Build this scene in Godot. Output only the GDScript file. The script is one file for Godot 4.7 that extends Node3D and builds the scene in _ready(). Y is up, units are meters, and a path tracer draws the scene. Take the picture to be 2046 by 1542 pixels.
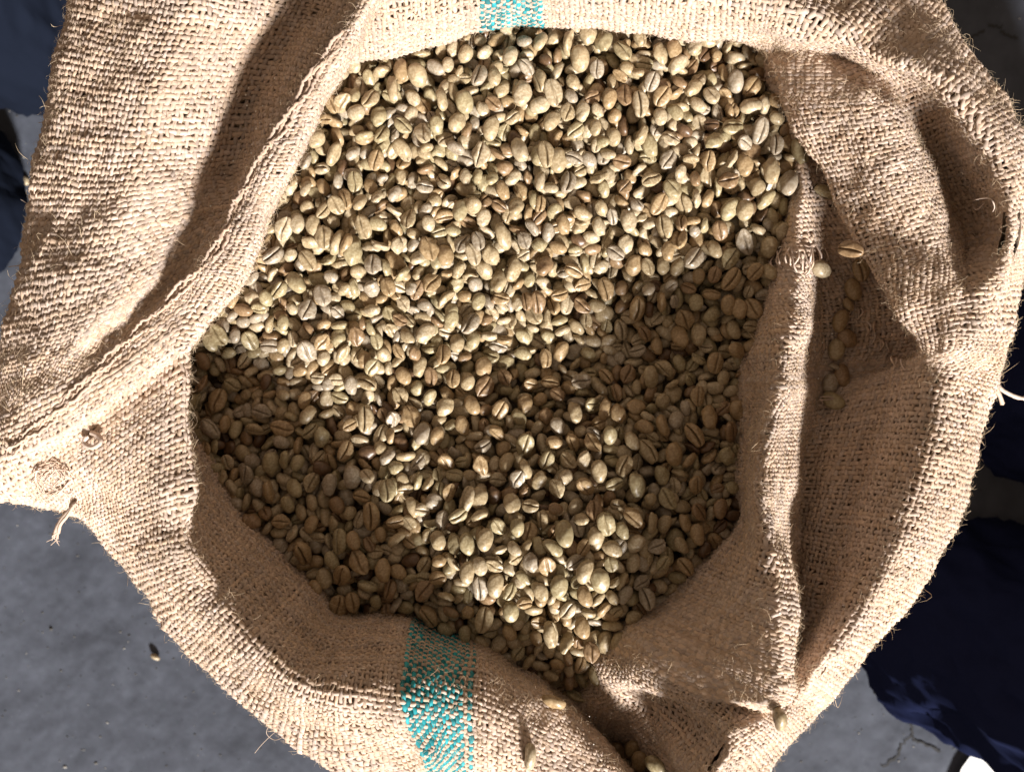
extends Node3D
# A jute sack of green coffee beans seen from above. Plan positions are read off the photo at a height above the floor: at(across, down, height).
const EYE := 0.95           # camera height above the floor
const FOCAL := 1846.0
const PITCH := 0.00218      # yarn spacing of the jute

var rng := RandomNumberGenerator.new()
var taken := {}
var rough := FastNoiseLite.new()
var wave := FastNoiseLite.new()

func at(px: float, py: float, h: float) -> Vector3:
	return Vector3((px - 1023.0) * (EYE - h) / FOCAL, h, (py - 771.0) * (EYE - h) / FOCAL)

func seen_at(p: Vector3) -> Vector2:
	return Vector2(1023.0 + p.x * FOCAL / (EYE - p.y), 771.0 + p.z * FOCAL / (EYE - p.y))

# ---------------------------------------------------------------- naming
func numbered(called: String) -> String:
	if not taken.has(called):
		taken[called] = 0
		return called
	taken[called] += 1
	return "%s_%03d" % [called, taken[called]]

func tag(o: Node, label: String, category: String, group := "", kind := "") -> void:
	o.set_meta("label", label)
	if category: o.set_meta("category", category)
	if group: o.set_meta("group", group)
	if kind: o.set_meta("kind", kind)

func thing(called: String, label: String, category: String, where := Vector3.ZERO, group := "") -> Node3D:
	var o := Node3D.new()
	o.name = numbered(called)
	add_child(o)
	o.position = where
	tag(o, label, category, group)
	return o

func part(called: String, mesh: Mesh, mat: Material, parent: Node = self, kind := "") -> MeshInstance3D:
	var o := MeshInstance3D.new()
	o.name = numbered(called) if parent == self else called
	o.mesh = mesh
	o.material_override = mat
	parent.add_child(o, true)
	if kind: o.set_meta("kind", kind)
	return o

# ---------------------------------------------------------------- mesh gathering
class Soup:
	var v := PackedVector3Array()
	var n := PackedVector3Array()
	var c := PackedColorArray()
	var i := PackedInt32Array()
	func mesh() -> ArrayMesh:
		var a := []
		a.resize(Mesh.ARRAY_MAX)
		a[Mesh.ARRAY_VERTEX] = v
		a[Mesh.ARRAY_NORMAL] = n
		a[Mesh.ARRAY_COLOR] = c
		a[Mesh.ARRAY_INDEX] = i
		var m := ArrayMesh.new()
		m.add_surface_from_arrays(Mesh.PRIMITIVE_TRIANGLES, a)
		return m

# one yarn: a flattened tube along points, facing out along normals
func yarn(s: Soup, pts: PackedVector3Array, nrm: PackedVector3Array, rad: PackedFloat32Array, col: Color, sides := 5, flat := 0.74, mottle := 0.2) -> void:
	var count := pts.size()
	if count < 2: return
	var base := s.v.size()
	for k in count:
		var t: Vector3 = (pts[mini(k + 1, count - 1)] - pts[maxi(k - 1, 0)]).normalized()
		var up: Vector3 = nrm[k]
		var side: Vector3 = up.cross(t).normalized()
		up = t.cross(side)
		var r: float = rad[k]
		var g := 1.0 + rng.randf_range(-mottle, mottle)
		if count > 12:    # long wear and soiling of the cloth, slubs in the yarn
			g *= 1.0 + 0.16 * wave.get_noise_3d(pts[k].x * 420.0, pts[k].z * 420.0, 70.0) + 0.10 * rough.get_noise_3d(pts[k].x * 900.0, pts[k].z * 900.0, 9.0)
			r *= 1.0 + 0.5 * maxf(0.0, rough.get_noise_2d(k * 4.0, base * 0.37) - 0.12)
		var kc := Color(col.r * g, col.g * g, col.b * g)
		for a in sides:
			var ang := TAU * (a + 0.5) / sides
			var ca := cos(ang)
			var sa := sin(ang)
			s.v.append(pts[k] + side * (ca * r) + up * (sa * r * flat))
			s.n.append((side * ca + up * (sa / flat)).normalized())
			s.c.append(kc)
	for k in count - 1:
		for a in sides:
			var b := (a + 1) % sides
			var p := base + k * sides
			s.i.append(p + a); s.i.append(p + sides + a); s.i.append(p + b)
			s.i.append(p + b); s.i.append(p + sides + a); s.i.append(p + sides + b)

func strand(s: Soup, pts: PackedVector3Array, r0: float, r1: float, col: Color, sides := 5) -> void:
	var nrm := PackedVector3Array()
	var rad := PackedFloat32Array()
	for k in pts.size():
		nrm.append(Vector3(0.13, 1, 0.21).normalized())
		rad.append(lerpf(r0, r1, float(k) / maxf(1.0, pts.size() - 1.0)) * (0.12 if k == 0 or k == pts.size() - 1 else rng.randf_range(0.9, 1.1)))
	yarn(s, pts, nrm, rad, col, sides, 1.0, 0.1)

func smooth_path(p: Array, steps := 6) -> PackedVector3Array:
	var out := PackedVector3Array()
	for k in p.size() - 1:
		var a: Vector3 = p[maxi(k - 1, 0)]
		var b: Vector3 = p[k]
		var c: Vector3 = p[k + 1]
		var d: Vector3 = p[mini(k + 2, p.size() - 1)]
		for j in steps:
			out.append(b.cubic_interpolate(c, a, d, float(j) / steps))
	out.append(p[p.size() - 1])
	return out

# ---------------------------------------------------------------- the cloth of the sack
# Stations clockwise round the mouth; each a profile from under the beans (0) over the inner edge and the rim to the outer wall and the floor (12).
var stations: Array = []
func st(inner: Array, rest: Array) -> void:
	# inner = points 1..5, rest = 6..10, each [across, down, height in mm]
	var p: Array = []
	for q in inner + rest:
		p.append(at(q[0], q[1], q[2] * 0.001))
	var lead: Vector3 = p[0]
	var centre := at(1000, 740, 0.5)
	var inward := (centre - lead)
	inward.y = 0
	p.push_front(lead + inward.normalized() * 0.004 + Vector3(0, -0.035, 0))
	var last: Vector3 = p[p.size() - 1]
	var out := Vector3(last.x, 0, last.z)
	out = out.normalized()
	p.append(last - out * 0.004 + Vector3(0, -0.2, 0))
	p.append(Vector3(last.x, 0, last.z) - out * 0.05)
	stations.append(p)

func lay_out_sack() -> void:
	# far rim, from under the folded lip to the far corner
	st([[650,150,535],[652,140,540],[655,132,546],[658,124,550],[660,118,556]], [[660,105,562],[658,85,570],[652,50,580],[645,-30,590],[630,-120,560]])
	st([[750,84,545],[750,92,549],[750,104,551],[750,112,556],[750,108,563]], [[750,92,571],[748,66,581],[745,25,592],[740,-50,601],[735,-150,560]])
	st([[820,70,545],[821,78,549],[822,92,551],[822,101,556],[822,98,563]], [[822,80,571],[822,55,581],[822,15,592],[821,-60,601],[820,-160,560]])
	st([[960,34,545],[961,42,549],[962,54,551],[963,62,556],[963,58,563]], [[963,42,570],[963,20,580],[963,-15,592],[962,-75,602],[960,-170,560]])
	st([[1088,18,545],[1090,26,549],[1091,38,551],[1092,46,556],[1092,42,563]], [[1091,28,570],[1090,6,580],[1089,-25,592],[1088,-80,602],[1088,-170,560]])
	st([[1300,36,545],[1300,44,549],[1300,56,551],[1300,65,556],[1301,62,564]], [[1302,50,572],[1304,32,582],[1306,5,593],[1310,-55,602],[1320,-160,560]])
	st([[1505,66,545],[1508,74,550],[1512,84,553],[1518,90,559],[1528,86,567]], [[1540,76,575],[1550,64,585],[1558,45,595],[1570,0,600],[1610,-120,560]])
	# the flap on the far side: inner edge, fuzzy crest, hollow, outer crest
	st([[1528,110,545],[1534,110,548],[1542,110,550],[1536,106,555],[1542,104,563]], [[1610,106,577],[1660,104,579],[1700,100,589],[1735,94,599],[1845,-15,570]])
	st([[1560,200,545],[1568,200,547],[1590,200,545],[1600,203,550],[1578,206,566]], [[1740,196,593],[1797,180,574],[1838,165,589],[1878,150,609],[1918,92,570]])
	st([[1598,330,546],[1606,330,549],[1628,328,546],[1664,322,549],[1640,322,567]], [[1785,300,592],[1848,285,568],[1900,265,580],[1962,246,610],[2004,228,570]])
	st([[1578,440,546],[1598,440,552],[1650,437,543],[1715,432,550],[1698,430,570]], [[1832,390,593],[1898,382,566],[1955,370,578],[2014,350,609],[2046,338,570]])
	st([[1553,550,547],[1598,553,556],[1660,545,540],[1770,530,550],[1748,525,580]], [[1878,490,592],[1930,480,570],[1985,465,584],[2026,455,606],[2062,445,570]])
	st([[1521,660,547],[1582,655,567],[1652,650,541],[1805,632,549],[1792,620,587]], [[1880,590,599],[1930,580,597],[1965,575,598],[2004,570,596],[2042,562,570]])
	st([[1500,750,547],[1560,748,575],[1643,738,540],[1815,716,549],[1842,704,586]], [[1890,694,599],[1920,690,601],[1945,690,600],[1968,692,594],[2000,698,570]])
	# near side of the crease: the gutter and the broad outer rim
	st([[1493,800,547],[1553,795,580],[1640,785,540],[1705,765,546],[1770,748,562]], [[1832,735,584],[1870,733,592],[1905,737,594],[1937,743,589],[1980,758,562]])
	st([[1482,885,547],[1536,880,587],[1620,875,543],[1672,870,549],[1740,862,560]], [[1800,860,580],[1845,862,590],[1880,866,594],[1912,871,589],[1952,880,560]])
	st([[1480,960,548],[1526,965,594],[1606,965,548],[1652,965,553],[1715,965,561]], [[1770,968,580],[1810,972,590],[1846,978,594],[1882,985,588],[1918,995,555]])
	st([[1482,1035,548],[1528,1060,600],[1592,1075,545],[1628,1085,553],[1680,1095,563]], [[1725,1100,581],[1765,1105,591],[1800,1110,594],[1830,1118,586],[1856,1126,550]])
	st([[1400,1135,549],[1556,1190,610],[1592,1200,556],[1614,1205,560],[1642,1210,567]], [[1676,1215,584],[1706,1220,591],[1731,1225,592],[1756,1230,583],[1778,1240,550]])
	st([[1330,1215,550],[1555,1310,612],[1568,1318,574],[1578,1322,570],[1592,1325,577]], [[1611,1330,586],[1630,1335,593],[1648,1340,591],[1663,1345,580],[1678,1352,540]])
	st([[1262,1275,550],[1530,1400,610],[1545,1405,592],[1552,1408,586],[1559,1412,584]], [[1570,1416,583],[1582,1420,579],[1592,1425,571],[1600,1431,560],[1612,1440,535]])
	st([[1208,1325,547],[1360,1395,580],[1420,1425,595],[1465,1455,606],[1485,1468,606]], [[1498,1476,604],[1508,1484,598],[1517,1493,588],[1526,1503,572],[1540,1518,540]])
	st([[1192,1372,538],[1280,1425,546],[1330,1465,562],[1375,1515,586],[1395,1545,598]], [[1410,1570,604],[1420,1585,600],[1432,1600,590],[1445,1615,574],[1465,1640,540]])
	# the pit between the folds, then the near rim's edge above it
	st([[1150,1400,530],[1200,1460,522],[1240,1510,518],[1290,1570,522],[1320,1610,535]], [[1345,1640,550],[1360,1665,560],[1375,1690,562],[1390,1715,552],[1400,1740,530]])
	st([[1108,1386,535],[1135,1412,545],[1158,1430,553],[1178,1452,558],[1205,1486,562]], [[1236,1526,566],[1262,1560,568],[1290,1600,568],[1320,1650,560],[1350,1700,540]])
	st([[1090,1378,551],[1100,1386,558],[1112,1402,565],[1128,1424,568],[1150,1458,570]], [[1172,1500,572],[1188,1540,573],[1200,1590,572],[1215,1650,566],[1230,1720,540]])
	st([[1020,1336,552],[1028,1350,559],[1038,1368,566],[1050,1392,570],[1064,1424,573]], [[1076,1458,575],[1084,1495,576],[1092,1545,575],[1100,1610,568],[1110,1700,545]])
	st([[945,1294,551],[945,1308,559],[945,1324,568],[944,1342,575],[942,1366,580]], [[940,1398,584],[940,1430,586],[940,1480,585],[940,1550,578],[940,1640,550]])
	st([[808,1240,549],[804,1256,560],[800,1275,571],[796,1297,582],[790,1325,593]], [[782,1366,603],[780,1400,607],[800,1450,605],[830,1510,597],[870,1600,555]])
	st([[682,1242,549],[676,1256,560],[668,1273,571],[658,1293,582],[645,1318,593]], [[630,1348,609],[618,1374,614],[606,1404,611],[600,1440,594],[612,1490,560]])
	st([[635,1188,549],[622,1203,560],[606,1220,571],[588,1238,582],[568,1260,593]], [[545,1284,608],[526,1304,612],[506,1326,608],[484,1350,590],[462,1374,560]])
	st([[520,1078,549],[508,1093,560],[494,1108,571],[478,1124,582],[460,1141,593]], [[438,1160,604],[418,1176,606],[392,1196,603],[362,1222,592],[336,1244,560]])
	st([[446,1002,547],[436,1018,558],[424,1036,570],[413,1053,581],[400,1071,593]], [[385,1088,604],[366,1096,606],[334,1104,604],[290,1116,594],[252,1124,560]])
	st([[404,928,545],[398,937,555],[391,946,567],[386,955,578],[381,963,590]], [[378,968,602],[366,972,604],[318,988,603],[250,1016,594],[186,1040,560]])
	st([[362,838,540],[364,840,552],[368,842,566],[371,844,577],[374,846,590]], [[374,848,602],[362,850,604],[290,890,603],[190,962,595],[122,1012,560]])
	st([[340,742,540],[350,742,552],[360,743,566],[366,743,577],[370,744,590]], [[371,745,601],[358,750,603],[262,822,602],[120,920,595],[30,1004,565]])
	# the folded flap with its hem
	st([[336,706,540],[346,705,552],[356,704,566],[364,704,577],[368,704,590]], [[369,705,601],[352,712,603],[236,806,602],[96,902,597],[-30,990,570]])
	st([[344,694,540],[354,693,552],[364,691,568],[374,688,582],[380,686,596]], [[376,683,607],[350,690,609],[222,790,609],[88,868,603],[-50,925,575]])
	st([[415,600,545],[422,604,554],[430,608,568],[440,612,582],[444,612,596]], [[438,603,608],[375,602,609],[250,690,610],[60,790,604],[-15,830,575]])
	st([[485,492,545],[494,496,554],[504,500,568],[512,504,582],[513,506,596]], [[504,496,609],[440,498,610],[385,528,600],[170,645,611],[12,700,575]])
	st([[524,380,545],[532,383,554],[542,386,568],[550,389,582],[553,390,596]], [[545,384,610],[490,396,611],[432,414,592],[220,472,611],[58,500,572]])
	st([[575,290,545],[583,293,554],[592,297,568],[600,300,582],[602,301,597]], [[594,297,612],[540,308,612],[468,324,584],[250,342,610],[84,350,570]])
	st([[620,186,547],[628,190,556],[638,194,570],[646,197,584],[648,198,599]], [[640,192,614],[602,196,614],[512,186,586],[290,192,610],[110,190,570]])
	st([[680,84,547],[688,87,556],[696,90,570],[703,92,584],[705,93,601]], [[697,88,616],[666,94,616],[582,68,587],[345,55,609],[134,36,570]])
	st([[730,0,547],[738,2,556],[744,4,570],[751,6,584],[753,8,602]], [[746,3,617],[716,4,617],[648,-22,590],[400,-75,607],[165,-110,565]])
	st([[790,-100,547],[796,-98,556],[802,-96,570],[808,-95,584],[810,-94,602]], [[803,-98,617],[776,-104,617],[710,-125,590],[470,-200,605],[215,-260,560]])

var fullness: Array = []     # columns of control points
var col_station := PackedFloat32Array()
const SUB := 8
var NC := 0
var NR := 0
var R0 := 0
var P := PackedVector3Array()
var N := PackedVector3Array()
var lo := PackedInt32Array()
var hi := PackedInt32Array()
var back_pts: Array = []

func soft_tangent(a: Vector3, b: Vector3, c: Vector3) -> Vector3:
	var t := (c - a) * 0.5
	var most := 1.1 * minf(b.distance_to(a), c.distance_to(b))
	return t.limit_length(most)

func hermite(p0: Vector3, m0: Vector3, p1: Vector3, m1: Vector3, t: float) -> Vector3:
	var t2 := t * t
	var t3 := t2 * t
	return p0 * (2 * t3 - 3 * t2 + 1) + m0 * (t3 - 2 * t2 + t) + p1 * (3 * t2 - 2 * t3) + m1 * (t3 - t2)

func weave_grid() -> void:
	lay_out_sack()
	var ns := stations.size()
	var tang: Array = []
	for k in ns:
		var row: Array = []
		for q in 13:
			var b: Vector3 = stations[k][q]
			var a: Vector3 = stations[maxi(k - 1, 0)][q]
			var c: Vector3 = stations[mini(k + 1, ns - 1)][q]
			row.append(soft_tangent(a, b, c))
		tang.append(row)
	for k in ns - 1:
		var span := 0.0
		var widest := 0.0
		for q in [5, 6, 7, 8, 9]:
			var wide: float = stations[k][q].distance_to(stations[k + 1][q])
			span += wide / 5.0
			widest = maxf(widest, wide)
		span = lerpf(span, widest, 0.6)
		var n := maxi(2, roundi(span / PITCH))
		for j in n + (1 if k == ns - 2 else 0):
			var t := float(j) / n
			var ctrl: Array = []
			for q in 13:
				ctrl.append(hermite(stations[k][q], tang[k][q], stations[k + 1][q], tang[k + 1][q], t))
			fullness.append(ctrl)
			col_station.append(k + t)
	NC = fullness.size()
	# profiles, resampled at even lengths of cloth from the inner edge
	var all_pts: Array = []
	var all_len: Array = []
	var most_in := 0.0
	var most_out := 0.0
	for c in NC:
		var ctrl: Array = fullness[c]
		var pts := PackedVector3Array()
		for q in 12:
			var m0 := soft_tangent(ctrl[maxi(q - 1, 0)], ctrl[q], ctrl[q + 1])
			var m1 := soft_tangent(ctrl[q], ctrl[q + 1], ctrl[mini(q + 2, 12)])
			for j in SUB:
				pts.append(hermite(ctrl[q], m0, ctrl[q + 1], m1, float(j) / SUB))
		pts.append(ctrl[12])
		var lens := PackedFloat32Array([0.0])
		for k in range(1, pts.size()):
			lens.append(lens[k - 1] + pts[k].distance_to(pts[k - 1]))
		var zero := lens[6 * SUB]
		for k in lens.size():
			lens[k] -= zero
		all_pts.append(pts)
		all_len.append(lens)
		most_in = maxf(most_in, -lens[SUB] + 0.012)
		most_out = maxf(most_out, lens[10 * SUB] + 0.045)
	back_pts = all_pts
	R0 = ceili(most_in / PITCH)
	NR = R0 + ceili(most_out / PITCH) + 1
	P.resize(NC * NR)
	N.resize(NC * NR)
	lo.resize(NC)
	hi.resize(NC)
	for c in NC:
		var pts: PackedVector3Array = all_pts[c]
		var lens: PackedFloat32Array = all_len[c]
		lo[c] = maxi(0, R0 + ceili((lens[SUB] - 0.012) / PITCH))
		hi[c] = mini(NR - 1, R0 + floori((lens[10 * SUB] + 0.045) / PITCH))
		var k := 0
		for r in range(lo[c], hi[c] + 1):
			var want := (r - R0) * PITCH
			while k < lens.size() - 2 and lens[k + 1] < want:
				k += 1
			var t := clampf((want - lens[k]) / maxf(1e-7, lens[k + 1] - lens[k]), 0, 1)
			P[c * NR + r] = pts[k].lerp(pts[k + 1], t)
	for c in NC:
		for r in range(lo[c], hi[c] + 1):
			var ca := maxi(c - 1, 0)
			var cb := mini(c + 1, NC - 1)
			if r < lo[ca] or r > hi[ca]: ca = c
			if r < lo[cb] or r > hi[cb]: cb = c
			var du := P[cb * NR + r] - P[ca * NR + r]
			var dv := P[c * NR + mini(r + 1, hi[c])] - P[c * NR + maxi(r - 1, lo[c])]
			var n := du.cross(dv)
			N[c * NR + r] = n.normalized() if n.length() > 1e-12 else Vector3.UP
	# creases and sag of soft cloth
	for c in NC:
		for r in range(lo[c], hi[c] + 1):
			var k := c * NR + r
			var p := P[k]
			var d := slack(p)
			P[k] = p + N[k] * d

var buckets := {}
# how far soft cloth sags or swells out of its smooth shape at a point
func slack(p: Vector3) -> float:
	var swell := 0.010 * exp(-pow((p.x - 0.0628) / 0.0145, 2) - pow((p.z - 0.1119) / 0.0107, 2)) - 0.006 * exp(-pow((p.x - 0.0650) / 0.0152, 2) - pow((p.z - 0.1344) / 0.0077, 2))
	return swell + wave.get_noise_3d(p.x * 1000, p.y * 1000, p.z * 1000) * 0.0034 + rough.get_noise_3d(p.x * 1000, p.y * 1000, p.z * 1000) * 0.0012

func nearest_cloth(px: float, py: float) -> int:
	if buckets.is_empty():
		for c in NC:
			for r in range(lo[c], hi[c] + 1):
				var s := seen_at(P[c * NR + r])
				var key := Vector2i(floori(s.x / 30.0), floori(s.y / 30.0))
				if not buckets.has(key): buckets[key] = PackedInt32Array()
				buckets[key].append(c * NR + r)
	var best := -1
	var score := 1e9
	var home := Vector2i(floori(px / 30.0), floori(py / 30.0))
	for bx in [-1, 0, 1]:
		for by in [-1, 0, 1]:
			for k in buckets.get(home + Vector2i(bx, by), PackedInt32Array()):
				var s := seen_at(P[k])
				var d := (s.x - px) * (s.x - px) + (s.y - py) * (s.y - py)
				if d > 900.0: continue
				d -= P[k].y * 12000.0    # the upper layer where two lie one over the other
				if N[k].y < 0.05: d += 400.0
				if d < score:
					score = d
					best = k
	return best

func on_cloth(px: float, py: float, lift: float) -> Vector3:
	var k := nearest_cloth(px, py)
	return at(px, py, 0.56) if k < 0 else at(px, py, P[k].y) + N[k] * lift

func jute(rough_tone := 0.13) -> Color:
	var g := 1.0 + rng.randf_range(-rough_tone, rough_tone)
	var w := rng.randf_range(-0.02, 0.02)
	return Color((0.432 + w) * g, 0.331 * g, (0.263 - w) * g)

func build_sack() -> void:
	var sack := thing("burlap_sack", "open jute sack of coffee beans with rolled rim and turquoise stripes", "sack")
	var cm := StandardMaterial3D.new()
	cm.vertex_color_use_as_albedo = true
	cm.roughness = 0.95
	cm.metallic_specular = 0.2
	# inner layer of cloth, coloured darker than the yarns to shade the weave holes
	var s := Soup.new()
	var rows := 12 * SUB + 1
	for c in NC:
		var pts: PackedVector3Array = back_pts[c]
		for k in rows:
			var du: Vector3 = back_pts[mini(c + 1, NC - 1)][k] - back_pts[maxi(c - 1, 0)][k]
			var dv := pts[mini(k + 1, rows - 1)] - pts[maxi(k - 1, 0)]
			var n := du.cross(dv).normalized()
			s.v.append(pts[k] + n * (slack(pts[k]) - 0.0040))
			s.n.append(n)
			s.c.append(Color(0.38, 0.275, 0.20))
	for c in NC - 1:
		for k in rows - 1:
			var a := c * rows + k
			s.i.append_array([a, a + 1, a + rows, a + rows, a + 1, a + rows + 1])
	part("darker_inner_layer", s.mesh(), cm, sack)
	# yarns across the rim (warp) and along it (weft)
	var warp := Soup.new()
	var stripes: Array = [Soup.new(), Soup.new()]
	for c in NC:
		var into := warp
		var f := col_station[c]
		var col := jute()
		if f >= 3.0 and f < 4.0 and not (minf(f - 3.0, 4.0 - f) < 0.07 and rng.randf() < 0.35):
			into = stripes[0]
		elif f >= 27.0 and f < 28.0 and not (minf(f - 27.0, 28.0 - f) < 0.07 and rng.randf() < 0.35):
			into = stripes[1]
		if into != warp:
			var g := rng.randf_range(0.7, 1.3)
			col = Color(0.022 * g, 0.20 * g, 0.225 * g).lerp(Color(0.3, 0.33, 0.29), 0.10 * rng.randf() * rng.randf())
		var pts := PackedVector3Array()
		var nrm := PackedVector3Array()
		var rad := PackedFloat32Array()
		var own := rng.randf_range(0.9, 1.12)
		for r in range(lo[c], hi[c] + 1):
			var k := c * NR + r
			var gap := PITCH
			if c + 1 < NC and r >= lo[c + 1] and r <= hi[c + 1]:
				gap = P[k].distance_to(P[k + NR])
			var up := 1.0 if (c + r) % 2 == 0 else -1.0
			var aside := Vector3.ZERO
			if c + 1 < NC and r >= lo[c + 1] and r <= hi[c + 1]:
				aside = (P[k + NR] - P[k]) * (rough.get_noise_2d(c * 37.0, r * 2.6) * 0.55)
			pts.append(P[k] + aside + N[k] * (0.00044 * up))
			nrm.append(N[k])
			rad.append(clampf(gap * (0.43 if into == warp else 0.49), 0.0004, 0.0014) * own * rng.randf_range(0.82, 1.18))
			if r < hi[c]:
				pts.append((P[k] + P[k + 1]) * 0.5 + aside)
				nrm.append((N[k] + N[k + 1]).normalized())
				rad.append(rad[rad.size() - 1] * 0.93)
		yarn(into, pts, nrm, rad, col, 5, 0.74, 0.2 if into == warp else 0.42)
	part("warp_yarns", warp.mesh(), cm, sack, "stuff")
	for k in 2:
		var o := part("turquoise_stripe", stripes[k].mesh(), cm, sack)
		o.set_meta("label", ["turquoise stripe woven into the far rim", "turquoise stripe woven into the near rim"][k])
	var weft := Soup.new()
	for r in NR:
		var c := 0
		while c < NC:
			if r < lo[c] or r > hi[c]:
				c += 1
				continue
			var pts := PackedVector3Array()
			var nrm := PackedVector3Array()
			var rad := PackedFloat32Array()
			var own := rng.randf_range(0.9, 1.12)
			while c < NC and r >= lo[c] and r <= hi[c]:
				var k := c * NR + r
				var up := -1.0 if (c + r) % 2 == 0 else 1.0
				var aside := Vector3.ZERO
				if r < hi[c]:
					aside = (P[k + 1] - P[k]) * (rough.get_noise_2d(c * 2.6 + 5000.0, r * 37.0) * 0.6)
				pts.append(P[k] + aside + N[k] * (0.00044 * up))
				nrm.append(N[k])
				rad.append(0.00091 * own * rng.randf_range(0.82, 1.18))
				if c + 1 < NC and r >= lo[c + 1] and r <= hi[c + 1]:
					pts.append((P[k] + P[k + NR]) * 0.5 + aside)
					nrm.append((N[k] + N[k + NR]).normalized())
					rad.append(rad[rad.size() - 1] * 0.93)
				c += 1
			yarn(weft, pts, nrm, rad, jute())
	part("weft_yarns", weft.mesh(), cm, sack, "stuff")
	build_fuzz(sack, cm)
	build_threads(sack, cm)
	var speck := SphereMesh.new()
	speck.radius = 0.0003
	speck.height = 0.0005
	speck.radial_segments = 6
	speck.rings = 3
	var at_specks: Array = []
	for patch in [[1196, 1420, 20, 34, 14], [1260, 1440, 60, 40, 12], [515, 235, 30, 40, 14], [470, 330, 30, 50, 8], [1640, 470, 40, 60, 6], [1575, 1100, 20, 80, 10], [1110, 1450, 40, 30, 10], [900, 1460, 60, 30, 6], [1680, 720, 25, 60, 12], [1540, 560, 20, 20, 6]]:
		for k in patch[4]:
			at_specks.append(on_cloth(patch[0] + rng.randfn(0, patch[2]), patch[1] + rng.randfn(0, patch[3]), 0.0009))
	var mm := MultiMesh.new()
	mm.transform_format = MultiMesh.TRANSFORM_3D
	mm.use_colors = true
	mm.mesh = speck
	mm.instance_count = at_specks.size()
	for k in at_specks.size():
		mm.set_instance_transform(k, Transform3D(Basis.from_scale(Vector3.ONE * rng.randf_range(0.6, 1.5)), at_specks[k]))
		mm.set_instance_color(k, Color(0.75, 0.72, 0.66))
	var dust := MultiMeshInstance3D.new()
	dust.name = "chaff_specks"
	dust.multimesh = mm
	dust.material_override = cm
	dust.set_meta("kind", "stuff")
	sack.add_child(dust, true)

func hair_mesh(bend: float, curl: float, tall: float) -> ArrayMesh:
	var s := Soup.new()
	var pts := PackedVector3Array()
	for k in 6:
		var t := k / 5.0
		pts.append(Vector3(tall * sin(t * bend) / maxf(bend, 0.1), tall * t * cos(t * bend * 0.9) * 0.62 + 0.0, curl * tall * sin(t * 4.0) * t))
	strand(s, pts, 0.000075, 0.00003, Color.WHITE, 3)
	return s.mesh()

func build_fuzz(sack: Node3D, cm: Material) -> void:
	var shapes := [[0.9, 0.15, 0.0062], [1.9, 0.35, 0.0085], [2.6, -0.3, 0.0052]]
	for h in 3:
		var mm := MultiMesh.new()
		mm.transform_format = MultiMesh.TRANSFORM_3D
		mm.use_colors = true
		mm.mesh = hair_mesh(shapes[h][0], shapes[h][1], shapes[h][2])
		var tr: Array = []
		for c in NC:
			for r in range(lo[c], hi[c] + 1):
				if rng.randf() > 0.7: continue
				var k := c * NR + r
				if N[k].y < -0.4 or P[k].y < 0.5: continue
				var x := Vector3(rng.randf_range(-1, 1), rng.randf_range(-1, 1), rng.randf_range(-1, 1))
				x = (x - N[k] * x.dot(N[k])).normalized()
				var y := (N[k] + x * rng.randf_range(-0.5, 0.9)).normalized()
				var z := x.cross(y).normalized()
				x = y.cross(z)
				var sc := rng.randf_range(0.3, 1.0) * (1.0 + 0.25 * rough.get_noise_3d(P[k].x * 500, P[k].y * 500, P[k].z * 500))
				if rng.randf() < 0.012: sc *= 1.9
				tr.append(Transform3D(Basis(x * sc, y * sc * rng.randf_range(0.3, 0.9), z * sc), P[k] + N[k] * 0.0006))
		mm.instance_count = tr.size()
		for k in tr.size():
			mm.set_instance_transform(k, tr[k])
			var g := rng.randf_range(0.8, 1.25)
			mm.set_instance_color(k, Color(0.58 * g, 0.45 * g, 0.31 * g))
		var o := MultiMeshInstance3D.new()
		o.name = "loose_fibre_fuzz"
		o.multimesh = mm
		o.material_override = cm
		sack.add_child(o, true)
		o.set_meta("kind", "stuff")

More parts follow.
